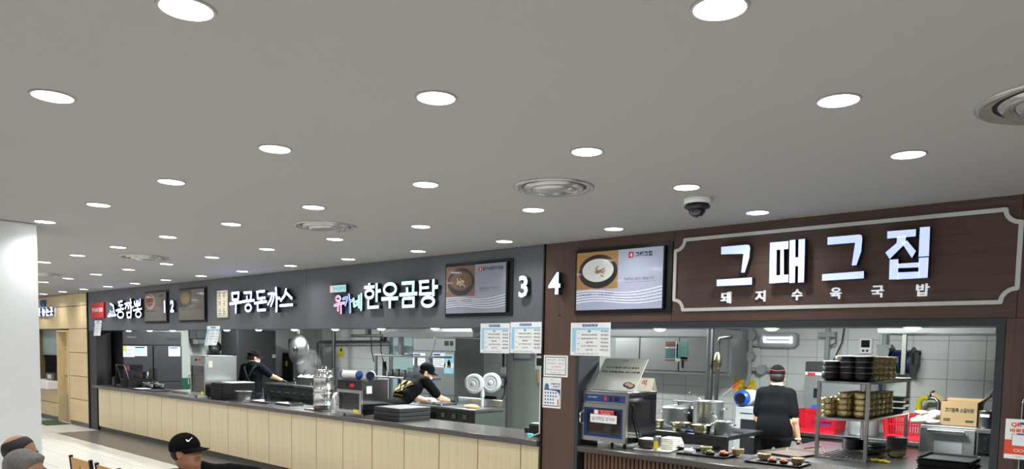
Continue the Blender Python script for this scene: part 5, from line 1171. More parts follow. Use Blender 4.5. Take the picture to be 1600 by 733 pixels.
def basket(x, y, z, W, D, H, label):
    t = thing('red_basket', label, 'basket', (x, y, z))
    m = MB(); m.loft([rring(W*.86, D*.86, .04, 0), rring(W*.86, D*.86, .04, .006)], True, False); m.build('floor', 'red', t)
    m = MB(); m.loft([rring(W, D, .05, H-.03), rring(W*1.03, D*1.03, .05, H), rring(W*.98, D*.98, .05, H), rring(W*.97, D*.97, .05, H-.03)], False, False); m.loft([rring(W*.87, D*.87, .04, 0), rring(W*.89, D*.89, .04, .05), rring(W*.875, D*.875, .04, .05), rring(W*.855, D*.855, .04, 0)], False, False); m.loft([rring(W*.94, D*.94, .05, H*.55), rring(W*.95, D*.95, .05, H*.62), rring(W*.935, D*.935, .05, H*.62), rring(W*.925, D*.925, .05, H*.55)], False, False); m.build('rim', 'red', t)
    m = MB(); n = 60; ra = rring(W*.88, D*.88, .04, .045, n=14); rb = rring(W*.99, D*.99, .05, H-.028, n=14)
    for i in range(len(ra)):
        a_, b_ = Vector(ra[i]), Vector(rb[i]); m.cyl(a_, b_, .006, n=4, caps=False)
    L = 2*(W+D); k = int(L/.028)
    def edge(w_, d_, zz, u):
        u = u % 1*2*(w_+d_)
        if u < w_: return (-w_/2+u, -d_/2, zz)
        u -= w_
        if u < d_: return (w_/2, -d_/2+u, zz)
        u -= d_
        if u < w_: return (w_/2-u, d_/2, zz)
        return (-w_/2, d_/2-(u-w_), zz)
    for i in range(k): m.cyl(edge(W*.87, D*.87, .045, i/k), edge(W*.975, D*.975, H-.028, i/k), .006, n=4, caps=False)
    o = m.build('lattice_bars', 'red', t); o['kind'] = 'stuff'
    return t
basket(-3.1, 8.98, .881, .52, .38, .26, 'red lattice basket behind the arm of the standing cook')
basket(-2.18, 9.1, .881, .46, .36, .27, 'red lattice basket under the blue hose reel')
tag(MB().cbox(-.2, .2, -.02, .02, 0, .3, .008).build('blue_crate', 'bluep', None, (-3.1, 9.24, .881)), 'blue crate edge showing above the red basket by the cook', 'crate')
t = pipe('yellow and grey bent tap pipe over the right red basket', [(-2.42, 10.81, 1.0), (-2.42, 10.6, 1.02), (-2.42, 10.6, 1.22), (-2.38, 10.6, 1.27), (-2.24, 10.6, 1.27), (-2.2, 10.6, 1.22), (-2.2, 10.6, .9)], .025, 'steel', 'tap_pipe')
MB().tube([(0, -.21, .1), (0, -.21, .22), (.04, -.21, .27), (.1, -.21, .27)], .034, 10).build('yellow_sleeve', 'yellow', t); MB().tube([(0, -.21, .03), (0, -.21, .11)], .042, 10).build('black_sleeve', 'black', t); MB().tube([(.12, -.21, .28), (.13, -.21, .34), (.17, -.21, .36)], .012).build('lever', 'black', t)
t = thing('rice_cooker', 'grey rice cooker with a dark lid behind the metal rack', 'rice cooker', (-2.62, 9.0, .881)); MB().lathe([(.001, 0), (.15, 0), (.16, .03), (.16, .2), (.14, .23)], n=24).build('body', 'steelf', t); MB().lathe([(.15, .225), (.1, .26), (.02, .27), (.02, .29), (.001, .29)], n=24).build('lid', 'steeld', t)
# oven with box, pot and bags
t = thing('deck_oven', 'wide steel deck oven with a long handle under the cardboard box', 'oven', (-1.54, 8.2, 0))
MB().cbox(-.32, .17, .03, .75, .7, 1.12, .006).build('body', 'steelf', t); d = MB().cbox(-.315, .165, 0, .029, .76, 1.1, .006).build('door', 'steelf', t); MB().cyl((-.24, -.03, 1.075), (.08, -.03, 1.075), .016).cyl((-.22, 0, 1.075), (-.22, -.03, 1.075), .01).cyl((.06, 0, 1.075), (.06, -.03, 1.075), .01).build('handle', 'steel', d)
MB().box(-.18, .06, -.002, -.0005, .86, .97).build('instruction_plate', 'greyplast', d); MB().text('Rinnai', -.05, 1.005, .035, -.002, w=.17).build('lettering', 'greyplast', d)
MB().cbox(.175, .35, .0, .75, .7, 1.12, .006).build('control_column', 'steel', t); MB().box(.19, .31, -.003, -.001, .8, 1.08).build('control_panel', 'darkglass', t)
for i in range(3): MB().cyl((.25, -.004, .86+.08*i), (.25, -.02, .86+.08*i), .022, n=14).build('knob', 'black', t)
MB().box(-.31, .34, .05, .7, 0, .699).build('stand', 'steeld', t)
t = thing('cardboard_box', 'open brown cardboard box with printed letters on the deck oven', 'box', (-1.55, 8.46, 1.121)); W, D, H = .32, .25, .24
MB().box(-W/2, W/2, -D/2, -D/2+.004, 0, H).box(-W/2, W/2, D/2-.004, D/2, 0, H).box(-W/2, -W/2+.004, -D/2, D/2, 0, H).box(W/2-.004, W/2, -D/2, D/2, 0, H).box(-W/2, W/2, -D/2, D/2, 0, .004).build('box', 'cardboard', t)
for pts in ([(-W/2, -D/2, H), (-W/2, D/2, H), (-W/2-.10, D/2, H+.07), (-W/2-.10, -D/2, H+.07)], [(W/2, -D/2, H), (W/2, D/2, H), (W/2+.09, D/2, H+.07), (W/2+.09, -D/2, H+.07)], [(-W/2, D/2, H), (W/2, D/2, H), (W/2, D/2+.08, H+.02), (-W/2, D/2+.08, H+.02)]):
    v = [Vector(p) for p in pts]; nn = (v[1]-v[0]).cross(v[2]-v[0]).normalized()*.003
    MB().add(pts+[tuple(p+nn) for p in v], [(0, 1, 2, 3), (7, 6, 5, 4), (0, 4, 5, 1), (1, 5, 6, 2), (2, 6, 7, 3), (3, 7, 4, 0)]).build('flap', 'cardboard', t)
m = MB(); m.text('고기듬뿍 소갈비탕', .005, .155, .045, -D/2-.001, w=.25, bold=.03).rect(-.13, -.07, .06, .07, -D/2-.001).rect(-.13, -.07, .045, .055, -D/2-.001).rect(.06, .13, .04, .06, -D/2-.001); m.build('lettering', 'ink', t)
t = pot_thing('stock_pot', 'dark steel pot with a white label beside the cardboard box', -1.31, 8.33, 1.121, .068, .17, 'steeld', handles=False); MB().box(-.045, .03, -.070, -.062, .11, .135).build('label', 'paper', t)
t = thing('plastic_bag', 'crumpled white bags lying on the left of the deck oven', 'bag', (-1.79, 8.38, 1.121))
m = MB(); rnd = random.Random(5)
for i in range(18): m.sph((rnd.uniform(-.1, .1), rnd.uniform(-.12, .1), .03+rnd.uniform(0, .09)*(1 if i < 9 else .2)), .05, 8, 5, (rnd.uniform(.04, .08), rnd.uniform(.04, .07), rnd.uniform(.015, .04)))
m.build('bag', 'cloth', t)
pipe('white cable drooping down the tiled wall at the right edge of the kitchen', [(-1.56, 10.805, 1.7), (-1.62, 10.805, 1.45), (-1.75, 10.805, 1.25), (-1.8, 10.805, 1.0)], .014, 'white', 'cable')

# ------------------------------------------------------------------ prep table, rack with bowls
t = thing('prep_table', 'steel prep table behind the brown slat counter', 'table', (-1.85, 6.15, 0))
MB().cbox(-.95, .98, 0, 1.9, .84, .88, .005).build('top', 'steel', t); MB().cbox(-.95, .98, -.012, 0, .80, .88, .003).build('front_rail', 'steel', t)
for x in (-.9, .93):
    for y in (.05, 1.85): MB().box(x-.022, x+.022, y-.022, y+.022, 0, .84).build('leg', 'steel', t)
RX0, RX1, RY0, RY1 = -2.34, -1.93, 6.72, 8.0
t = thing('metal_rack', 'metal rack of brass bowls standing on the prep table', 'rack', ((RX0+RX1)/2, (RY0+RY1)/2, .88)); hx, hy = (RX1-RX0)/2, (RY1-RY0)/2
for x in (-hx, hx):
    for y in (-hy, hy): MB().box(x-.014, x+.014, y-.014, y+.014, 0, .69 if y < 0 or x < 0 else .69).build('post', 'steel', t)
for z in (.02, .37, .69): MB().cbox(-hx-.015, hx+.015, -hy-.015, hy+.015, z-.02, z, .003).build('shelf_board', 'steel', t)
for k in range(9): MB().box(-hx+.02+.044*k, -hx+.04+.044*k, -hy, -hy+.5, .021, .03).build('slat', 'steel', t)
zt, zm = .88+.692, .88+.372
blk = [(-2.27, 6.80, 3), (-2.13, 6.80, 4), (-2.00, 6.80, 4), (-2.27, 6.95, 3), (-2.13, 6.95, 4)]
bowl_stacks(blk, zt, .078, .085, .048, 'black', 'black bowl in the front stacks on the top shelf of the metal rack', 'black bowls on the metal rack', 'black_bowl')
bowl_stacks([(-2.00, 6.97, 4), (-2.00, 7.12, 4), (-2.00, 7.27, 4), (-2.00, 7.42, 4), (-2.00, 7.57, 4), (-2.14, 7.12, 4), (-2.14, 7.27, 4), (-2.14, 7.42, 4), (-2.28, 7.12, 4), (-2.28, 7.27, 4)], zt, .066, .066, .053, 'brass', 'brass bowl stacked on the top shelf of the metal rack', 'brass bowls on the top shelf of the rack')
bowl_stacks([(-2.28, 6.80, 3), (-2.14, 6.80, 4), (-2.00, 6.80, 4), (-2.00, 6.94, 4), (-2.00, 7.08, 4), (-2.00, 7.22, 4), (-2.00, 7.36, 4), (-2.00, 7.50, 4), (-2.14, 6.94, 4), (-2.14, 7.08, 4), (-2.14, 7.22, 4), (-2.28, 6.94, 3), (-2.28, 7.08, 3)], zm, .066, .066, .053, 'brass', 'brass bowl stacked on the middle shelf of the metal rack', 'brass bowls on the middle shelf of the rack')
for i in range(3): tag(tray_mesh(.34, .28, .03).build('dark_tray', 'steeld', None, (-2.05, 7.79, zm+.06*i)), ('lowest', 'middle', 'top')[i]+' dark tray at the back end of the middle rack shelf', 'tray')
tag(tray_mesh(.34, .3, .018).build('dark_tray', 'steeld', None, (-2.06, 7.82, zt)), 'flat dark tray at the back end of the top rack shelf', 'tray')
pot_thing('black_pan', 'black stacked pan on the bottom of the metal rack', -2.22, 7.35, .911, .10, .10, 'black', handles=False)
for i, (x, y) in enumerate(((-2.0, 7.1), (-2.0, 7.32), (-2.08, 7.6))):
    t = thing('frying_pan', ('nearest', 'middle', 'farthest')[i]+' small black pan on the bottom of the metal rack', 'pan', (x, y, .911)); MB().lathe([(.001, 0), (.07, 0), (.09, .03), (.085, .03), (.066, .005), (.001, .005)], n=18).build('pan', 'black', t); MB().tube([(.08, 0, .025), (.17, .02, .045)], .008).build('handle', 'black', t)
tag(tray_mesh(.42, .5, .022).build('serving_tray', 'browntray', None, (-2.57, 6.75, .88)), 'brown tray lying on the prep table beside the cook', 'tray').rotation_euler = (0, 0, R(-10))
t = thing('red_tongs', 'red cloth strip hanging at the left of the metal rack', 'cloth', (-2.37, 6.95, .91)); MB().tube([(-.16, -.02, .01), (0, 0, .05), (.06, -.08, 0.0)], .007, 6).build('strip', 'maroon', t)
for i in range(8): tag(bowl_mb(.088, .02).build('steel_bowl', 'steelf', None, (-1.83, 7.3, .881+.062+.0145*i)), 'steel bowl, %s from the bottom of the short stack by the yellow gloves' % ordinal(i), 'bowl', 'steel bowls beside the yellow gloves')
tag(bowl_mb(.085, .062).build('brass_bowl', 'brass', None, (-1.83, 7.3, .8805)), 'brass bowl under the short stack of steel bowls', 'bowl')
t = thing('rubber_gloves', 'yellow rubber gloves lying on the prep table', 'gloves', (-1.84, 6.83, .881))
for dx, a_ in ((-.05, .3), (.05, -.2)):
    m = MB(); m.T = Matrix.Translation((dx*.6, 0, .010)) @ Matrix.Rotation(a_, 4, 'Z') @ Matrix.Scale(.62, 4); m.sph((-.03, 0, .008), .04, 10, 6, (.045, .035, .018)); m.sph((.01, .01, .012), .04, 10, 6, (.04, .03, .02))
    for i in range(4): m.tube([(.03, -.025+.017*i, .004), (.065, -.03+.02*i, .004), (.085, -.03+.02*i, .0)], [.01, .009, .006], 6)
    m.build('glove', 'yellow', t)
tray_stack(-1.24, 6.42, .88, .36, .44, 7, 0, 'black serving tray', 'trays stacked on the prep table', .022, toplabel='stack on the prep table')
# ------------------------------------------------------------------ people: one continuous skin grown from blended limbs
def axis_grid(lo, hi, fine, coarse=.016, fstep=.006):
    """1-D sample positions, dense inside the fine intervals"""
    xs = [lo]
    while xs[-1] < hi:
        x = xs[-1]; st = coarse
        for a, b in fine:
            if a-coarse < x < b: st = fstep
        xs.append(x+st)
    return np.array(xs)
def surface_net(prims, lo, hi, fine, coarse=.016, fstep=.006):
    """prims: dict(kind, a, b, ra, rb, k, m[, s, rot]) -> verts, quads, material per quad"""
    X = [axis_grid(lo[i], hi[i], [(f[0][i], f[1][i]) for f in fine], coarse, fstep) for i in range(3)]
    nx, ny, nz = map(len, X); F = np.full((nx, ny, nz), 1.0, np.float32); Mt = np.zeros((nx, ny, nz), np.int16); best = np.full((nx, ny, nz), 9., np.float32)
    for p in prims:
        a = np.array(p['a'], float); b = np.array(p.get('b', p['a']), float); ra = p['ra']; rb = p.get('rb', ra); k = p.get('k', .03)
        R_ = max(ra, rb) if p['kind'] == 'cone' else max(p['s']); mg = R_+k+.05
        sl = []
        for i in range(3):
            l = min(a[i], b[i])-mg; h = max(a[i], b[i])+mg; i0 = np.searchsorted(X[i], l); i1 = np.searchsorted(X[i], h); sl.append(slice(i0, max(i1, i0+1)))
        G = np.stack(np.meshgrid(X[0][sl[0]], X[1][sl[1]], X[2][sl[2]], indexing='ij'), -1)
        if p['kind'] == 'cone':
            d = b-a; L2 = max(d @ d, 1e-9); h = np.clip(((G-a) @ d)/L2, 0, 1); q = G-a-h[..., None]*d
            fl = p.get('flat')
            if fl is not None:          # squash across direction fl[0] by fl[1]
                n_ = np.array(fl[0], float); n_ /= np.linalg.norm(n_); c_ = q @ n_; q = q+(c_*(1/fl[1]-1))[..., None]*n_
            D = np.linalg.norm(q, axis=-1)-(ra+(rb-ra)*h)
        else:
            q = G-a
            if 'rot' in p: q = q @ np.array(p['rot'])
            s_ = np.array(p['s'], float); k0 = np.linalg.norm(q/s_, axis=-1); k1 = np.linalg.norm(q/(s_*s_), axis=-1); D = k0*(k0-1)/np.maximum(k1, 1e-6)
        S = tuple(sl); A = F[S]
        if p.get('cut'):
            h = np.clip(.5-.5*(A+D)/k, 0, 1); F[S] = A*(1-h)+(-D)*h+k*h*(1-h); continue
        h = np.clip(.5+.5*(A-D)/k, 0, 1); F[S] = A*(1-h)+D*h-k*h*(1-h)
        pm = D-p.get('pri', 0.); bt = best[S]; u = pm < bt; bt[u] = pm[u]; mm = Mt[S]; mm[u] = p['m']
    neg = F < 0
    c = [neg[i:nx-1+i, j:ny-1+j, l:nz-1+l] for i in (0, 1) for j in (0, 1) for l in (0, 1)]
    s = sum(q.astype(np.int8) for q in c); act = (s > 0) & (s < 8); idx = -np.ones(act.shape, np.int64); ids = np.argwhere(act); idx[act] = np.arange(len(ids))
    acc = np.zeros((len(ids), 3)); cnt = np.zeros(len(ids))
    cs = [(i, j, l) for i in (0, 1) for j in (0, 1) for l in (0, 1)]
    P = lambda o: np.stack([X[0][ids[:, 0]+o[0]], X[1][ids[:, 1]+o[1]], X[2][ids[:, 2]+o[2]]], 1); V = lambda o: F[ids[:, 0]+o[0], ids[:, 1]+o[1], ids[:, 2]+o[2]]
    for a_ in cs:
        for b_ in cs:
            if a_ < b_ and sum(abs(x-y) for x, y in zip(a_, b_)) == 1:
                va, vb = V(a_), V(b_); m_ = (va < 0) != (vb < 0); t_ = np.where(m_, va/np.where(m_, va-vb, 1), 0)
                acc += np.where(m_[:, None], P(a_)+(P(b_)-P(a_))*t_[:, None], 0); cnt += m_
    verts = acc/np.maximum(cnt, 1)[:, None]
    quads = []; mats_ = []
    for ax in range(3):
        o = [0, 0, 0]; o[ax] = 1; A = neg[:nx-o[0], :ny-o[1], :nz-o[2]]; B = neg[o[0]:, o[1]:, o[2]:]; E_ = np.argwhere(A != B)
        u, v = [(1, 2), (2, 0), (0, 1)][ax]; E_ = E_[(E_[:, u] > 0) & (E_[:, v] > 0) & (E_[:, u] < [nx, ny, nz][u]-1) & (E_[:, v] < [nx, ny, nz][v]-1)]
        du = np.zeros(3, int); du[u] = 1; dv = np.zeros(3, int); dv[v] = 1
        g4 = [idx[tuple((E_-q).T)] for q in (du+dv, dv, 0*du, du)]
        fl = A[tuple(E_.T)]; Q = np.stack(g4, 1); Q[~fl] = Q[~fl][:, ::-1]; quads.append(Q); mats_.append(Mt[tuple(E_.T)])
    return verts, np.concatenate(quads), np.concatenate(mats_)
def sdf_obj(name, prims, mats_, parent, fine=(), coarse=.016, fstep=.006):
    lo = np.min([np.minimum(p['a'], p.get('b', p['a']))-(max(p['ra'], p.get('rb', 0)) if p['kind'] == 'cone' else max(p['s']))-.03 for p in prims if not p.get('cut')], axis=0)
    hi = np.max([np.maximum(p['a'], p.get('b', p['a']))+(max(p['ra'], p.get('rb', 0)) if p['kind'] == 'cone' else max(p['s']))+.03 for p in prims if not p.get('cut')], axis=0)
    v, q, m = surface_net(prims, lo, hi, fine, coarse, fstep)
    me = bpy.data.meshes.new(name); me.from_pydata(v.tolist(), [], q.tolist())
    for mm in mats_: me.materials.append(K[mm])
    me.polygons.foreach_set('material_index', m.astype(np.int32)); me.polygons.foreach_set('use_smooth', [True]*len(q)); me.update()
    o = bpy.data.objects.new(name, me); COL.objects.link(o); o.parent = parent; return o
def cone(a, b, ra, rb, m, k=.03, **kw): return dict(kind='cone', a=a, b=b, ra=ra, rb=rb, m=m, k=k, **kw)
def ell(c, s, m, k=.02, rot=None, **kw):
    d = dict(kind='ell', a=c, s=s, ra=max(s), m=m, k=k, **kw)
    if rot is not None: d['rot'] = np.array(rot)
    return d
SKIN, SHIRT, PANTS, SHOE, GLOVE, EYE, LIP, BROW = range(8)
def head_frame(c, yaw, pitch=0., tilt=0.):
    """columns: face-forward, left, up"""
    return np.array(c, float), np.array((Matrix.Rotation(yaw, 3, 'Z') @ Matrix.Rotation(-pitch, 3, 'Y') @ Matrix.Rotation(tilt, 3, 'X')))
def head_prims(c, M, s=1., nose=1.):
    T = lambda x, y, z: c+M @ np.array((x, y, z))*s
    S = lambda *q: tuple(x*s for x in q)
    P = [ell(T(-.012, 0, .035), S(.096, .076, .09), SKIN, .02, M), ell(T(.018, 0, -.03), S(.075, .066, .085), SKIN, .03, M), ell(T(.048, 0, -.078), S(.045, .045, .034), SKIN, .03, M), ell(T(.02, 0, -.07), S(.06, .058, .04), SKIN, .03, M),
         ell(T(.07, 0, .022), S(.02, .05, .014), SKIN, .02, M), cone(T(.082, 0, .008), T(.108, 0, -.026), .0085*s, .0135*s, SKIN, .014), ell(T(.098, .012, -.03), S(.012, .01, .008), SKIN, .008, M), ell(T(.098, -.012, -.03), S(.012, .01, .008), SKIN, .008, M),
         ell(T(.086, 0, -.052), S(.014, .024, .0055), LIP, .006, M, pri=.004), ell(T(.083, 0, -.063), S(.014, .022, .0065), LIP, .006, M, pri=.004), ell(T(.076, 0, -.092), S(.02, .022, .018), SKIN, .02, M),
         ell(T(.058, .042, -.025), S(.03, .025, .025), SKIN, .025, M), ell(T(.058, -.042, -.025), S(.03, .025, .025), SKIN, .025, M)]
    for sg in (1, -1):
        P += [ell(T(.086, .032*sg, .004), S(.014, .018, .011), SKIN, .012, M, cut=True), ell(T(.072, .032*sg, .003), S(.014, .016, .0085), EYE, .004, M, pri=.004), ell(T(.084, .034*sg, .024), S(.008, .022, .005), BROW, .006, M, pri=.004),
              ell(T(-.006, .077*sg, -.012), S(.02, .010, .034), SKIN, .01, M), ell(T(.0, .086*sg, -.006), S(.01, .008, .018), SKIN, .008, M, cut=True)]
    return P
def hand_prims(w, d, side, m, curl=.5, n=(0, 0, -1), s=1.):
    """palm + five fingers. w = wrist, d = pointing direction, n = palm normal, side = +1 thumb on cross(d, n) side"""
    w = np.array(w, float); d = np.array(d, float); d /= np.linalg.norm(d); n = np.array(n, float); n -= d*(n @ d); n /= np.linalg.norm(n); t = np.cross(d, n)*side
    P = [cone(w, w+d*.085*s, .026*s, .036*s, m, .02, flat=(n, .55))]
    for i, (o, L) in enumerate(((.03, .062), (.011, .072), (-.009, .068), (-.028, .052))):
        b = w+d*.082*s+t*o*s; a1 = b+(d*math.cos(curl*.5)+n*math.sin(curl*.5))*L*.5*s; a2 = a1+(d*math.cos(curl*1.3)+n*math.sin(curl*1.3))*L*.32*s; a3 = a2+(d*math.cos(curl*2.1)+n*math.sin(curl*2.1))*L*.26*s
        for p, q, r0, r1 in ((b, a1, .0095, .0088), (a1, a2, .0088, .008), (a2, a3, .008, .0068)): P.append(cone(p, q, r0*s, r1*s, m, .004))
    b = w+d*.022*s+t*.028*s; a1 = b+(d*.6+t*.65+n*.25)*.045*s; a2 = a1+(d*.85+t*.15+n*.4)*.035*s
    P += [cone(b, a1, .013*s, .011*s, m, .008), cone(a1, a2, .011*s, .0085*s, m, .004)]
    return P
def person(label, loc, rz, J, mats_, arm='shirt', heads=1., hands=True, seated=False, group=None, neck=.056, belly=0., fine_hands=()):
    """J: joints in local metres (x right, y forward, z up)"""
    t = thing('person', label, 'person', loc, rz, group)
    g = {k: np.array(v, float) for k, v in J.items() if k not in ('yaw', 'pitch', 'tilt')}
    c, M = head_frame(g['head'], math.pi/2+J.get('yaw', 0), J.get('pitch', 0), J.get('tilt', 0))
    P = head_prims(c, M, heads)
    nb = c+M @ np.array((-.022, 0, -.07)); ch, pe = g['chest'], g['pelvis']; up = ch-pe; up /= np.linalg.norm(up)
    sl, sr = g['shl'], g['shr']; across = sr-sl; across /= np.linalg.norm(across); fwd = np.cross(up, across); fwd /= np.linalg.norm(fwd)
    top = (sl+sr)/2+up*.035
    P += [cone(top-up*.02, nb, neck+.008, neck, SKIN, .03), cone(top-up*.01, top+(nb-top)*.25, neck+.02, neck+.012, SHIRT, .02, pri=.004)]
    P += [cone(sl*.82+sr*.18, sr*.82+sl*.18, .082, .082, SHIRT, .06, flat=(fwd, .9)), cone(ch-across*.075, ch+across*.075, .115, .115, SHIRT, .08), cone(ch-up*.16-across*.06, ch-up*.16+across*.06, .115+belly*.5, .115+belly*.5, SHIRT, .08), cone(pe-across*.065+up*.05, pe+across*.065+up*.05, .12+belly, .12+belly, SHIRT, .08), cone(pe-across*.07-up*.03, pe+across*.07-up*.03, .115, .115, PANTS, .06)]
    for a_, e_, w_, sd in (('shl', 'ell', 'wrl', -1), ('shr', 'elr', 'wrr', 1)):
        s0, e0, w0 = g[a_], g[e_], g[w_]; P += [cone(s0, e0, .062, .047, SKIN, .03), cone(e0, w0, .045, .03, SKIN, .02)]
        if arm == 'long': P += [cone(s0, e0, .068, .055, SHIRT, .03, pri=.01), cone(e0, e0+(w0-e0)*.9, .053, .04, SHIRT, .02, pri=.01)]
        else: P += [cone(s0, s0+(e0-s0)*.72, .07, .066, SHIRT, .03, pri=.01)]
        if hands:
            d = g.get('hd'+a_[-1], w0-e0); nn = g.get('hn'+a_[-1], (0, 0, -1)); P += hand_prims(w0, d, sd*(-1 if J.get('flip') else 1), GLOVE if 'glove' in mats_ else SKIN, float(J.get('curl', [.5])[0]), nn)
    for h_, k_, a_, f_ in (('hipl', 'knl', 'anl', 'tol'), ('hipr', 'knr', 'anr', 'tor')):
        P += [cone(g[h_], g[k_], .085, .06, PANTS, .05), cone(g[k_], g[a_], .06, .042, PANTS, .03), cone(g[a_]-np.array((0, 0, .035)), g[f_], .042, .035, SHOE, .02)]
    fine = [(c-.17, c+.17)]+[(g[q]-.13, g[q]+.13) for q in fine_hands]
    b = sdf_obj('body', P, mats_, t, fine)
    return t, c, M
def std_legs(h=.93, w=.1, yf=0.):
    return dict(hipl=(-w, 0, h-.04), hipr=(w, 0, h-.04), knl=(-w, .03, .49), knr=(w, .03, .49), anl=(-w, -.01, .09), anr=(w, -.01, .09), tol=(-w-.02, .15, .035), tor=(w+.02, .15, .035))
def seat_legs(h=.5, w=.11):
    return dict(hipl=(-w, 0, h), hipr=(w, 0, h), knl=(-w-.03, .43, .5), knr=(w+.03, .43, .5), anl=(-w-.03, .42, .09), anr=(w+.03, .42, .09), tol=(-w-.05, .57, .035), tor=(w+.05, .57, .035))
def cap_obj(t, c, M, mt, brim=True, s=1., trim=None, back=0.):
    T = lambda x, y, z: c+M @ np.array((x, y, z))*s
    P = [ell(T(-.010, 0, .036), (.113*s, .089*s, .102*s), 0, .02, M), ell(T(-.012, 0, -.09), (.3, .3, .104*s), 0, .006, M, cut=True)]
    o = sdf_obj('cap', P, [mt], t, [(c-.2, c+.2)], .012, .006)
    if brim:
        m = MB(); n = 12; top = []; bot = []
        rows = []
        for j in range(5):
            u = j/4; rows.append([tuple(T((.088+.065*u)*math.cos(a)+.025*u, .090*math.sin(a)*(1-.08*u), .03-.016*u-.014*math.sin(a)**2*(.4+u))) for a in [-1.45+2.9*i/n for i in range(n+1)]])
        k = n+1; vs = [p for r in rows for p in r]; dn = M @ np.array((0, 0, -.004)); vs2 = [tuple(np.array(p)+dn) for p in vs]
        fs = [(a*k+i, (a+1)*k+i, (a+1)*k+i+1, a*k+i+1) for a in range(4) for i in range(n)]
        m.add(vs, fs, True); m.add(vs2, [f[::-1] for f in fs], True); m.add(vs+vs2, [(4*k+i, 4*k+i+len(vs), 4*k+i+1+len(vs), 4*k+i+1) for i in range(n)])
        m.build('cap_brim', mt, t)
    return o
def hair_obj(t, c, M, prims, mt, fstep=.006):
    T = lambda x, y, z: tuple(c+M @ np.array((x, y, z)))
    P = []
    for kind, p, s_, cut in prims: P.append(ell(T(*p), s_, 0, .012, M, cut=cut))
    return sdf_obj('hair', P, [mt], t, [(c-.2, c+.2)], .012, fstep)
CUSTOMER = ['skin', 'shirt', 'pants', 'black', 'skin', 'eye', 'lip', 'hair']

from mathutils.bvhtree import BVHTree
def decal(body, polys, org, u, v, n, mt, name, parent, step=.012, off=.004):
    """print on cloth: polygons in (u, v) metres draped on the body surface, seen from direction -n"""
    bv = BVHTree.FromPolygons([q.co for q in body.data.vertices], [tuple(f.vertices) for f in body.data.polygons])
    org, u, v, n = map(Vector, (org, u, v, n)); m = MB()
    def inside(P, x, y):
        c = False
        for i in range(len(P)):
            (x1, y1), (x2, y2) = P[i], P[i-1]
            if (y1 > y) != (y2 > y) and x < (x2-x1)*(y-y1)/(y2-y1)+x1: c = not c
        return c
    def hit(a, b):
        h = bv.ray_cast(org+u*a+v*b-n*.6, n); return h[0]+h[1]*off if h[0] is not None else None
    for P in polys:
        xs = [q[0] for q in P]; ys = [q[1] for q in P]; a = min(xs)
        while a < max(xs):
            b = min(ys)
            while b < max(ys):
                if inside(P, a+step/2, b+step/2):
                    q = [hit(a, b), hit(a+step, b), hit(a+step, b+step), hit(a, b+step)]
                    if all(x is not None for x in q): m.add([tuple(x) for x in q], [(0, 1, 2, 3)])
                b += step
            a += step
    if m.f: return m.build(name, mt, parent)
# ---- seated customers
def yawto(dx, dy): return math.atan2(dy, dx)-math.pi/2
# man in the black cap: body turned away from us, head turned right
p = _C+ray(291, 706)*5.25
J = dict(head=(0, .0, p[2]-.0), chest=(.03, .1, p[2]-.44), pelvis=(0, .0, .53), shl=(-.17, .03, p[2]-.215), shr=(.22, .19, p[2]-.165), ell=(-.27, .13, p[2]-.46), elr=(.42, .30, p[2]-.19), wrl=(-.2, .36, p[2]-.47), wrr=(.50, .50, p[2]-.21), hdl=(.4, 1, -.1), hdr=(-.2, 1, 0), yaw=0., pitch=R(6), curl=[.5], **seat_legs())
bodyrz = yawto(-.35, .94)
J['yaw'] = yawto(.86, .51)-bodyrz
loc = Vector((p[0], p[1], 0))
t, c, M = person('seated man in a black cap and black shirt, head turned right', loc, bodyrz, J, CUSTOMER, belly=.03)
cap_obj(t, c, M, 'shirt'); hair_obj(t, c, M, [('e', (-.03, 0, .0), (.082, .079, .075), False), ('e', (.09, 0, -.02), (.09, .2, .2), True), ('e', (0, 0, .14), (.2, .2, .09), True)], 'hair')
capo = [o for o in t.children if o.name.startswith('cap') and 'brim' not in o.name][0]
cu = Vector(M @ np.array((.8, .6, .0))); cv = Vector(M @ np.array((0, 0, 1.))); cn = Vector(M @ np.array((-.6, .8, 0)))
decal(capo, [[(-.02, .005), (-.015, -.009), (-.005, -.011), (.022, .012), (.021, .015), (-.005, -.002), (-.012, .002), (-.015, .008)]], Vector(c)+Vector(M @ np.array((.06, -.04, .085))), cu, cv, cn, 'paper', 'cap_emblem', t, .003, .002)
m = MB(); w_ = np.array(J['wrr']); m.T = Matrix.Translation(tuple(w_-np.array((0, .03, 0)))) @ Vector((.02, .24, .02)).to_track_quat('Z', 'Y').to_matrix().to_4x4(); m.lathe([(.036, -.012), (.039, 0), (.036, .012)], n=18); m.build('watch', 'chrome', t)
# grey-haired man at the left edge
p = _C+ray(31, 739)*4.15
fr = (.744, .667)
rz = yawto(.85, .53)
J = dict(head=(0, .04, p[2]), chest=(0, .0, p[2]-.42), pelvis=(0, -.06, .53), shl=(-.2, .0, p[2]-.225), shr=(.2, .0, p[2]-.225), ell=(-.25, .12, p[2]-.46), elr=(.25, .12, p[2]-.46), wrl=(-.14, .36, p[2]-.46), wrr=(.14, .36, p[2]-.46), yaw=yawto(.78, .62)-rz, pitch=R(-3), **seat_legs())
g2 = list(CUSTOMER); g2[1] = 'navycl'; g2[7] = 'hairg'
t, c, M = person('grey-haired man seated at the bottom left corner, in profile', (p[0], p[1], 0), rz, J, g2)
hair_obj(t, c, M, [('e', (-.018, 0, .048), (.106, .086, .09), False), ('e', (-.035, 0, .0), (.085, .083, .095), False), ('e', (.042, 0, .088), (.05, .06, .027), False), ('e', (.122, 0, -.03), (.1, .2, .105), True), ('e', (.03, .09, -.07), (.05, .04, .06), True), ('e', (.03, -.09, -.07), (.05, .04, .06), True)], 'hairg', .005)
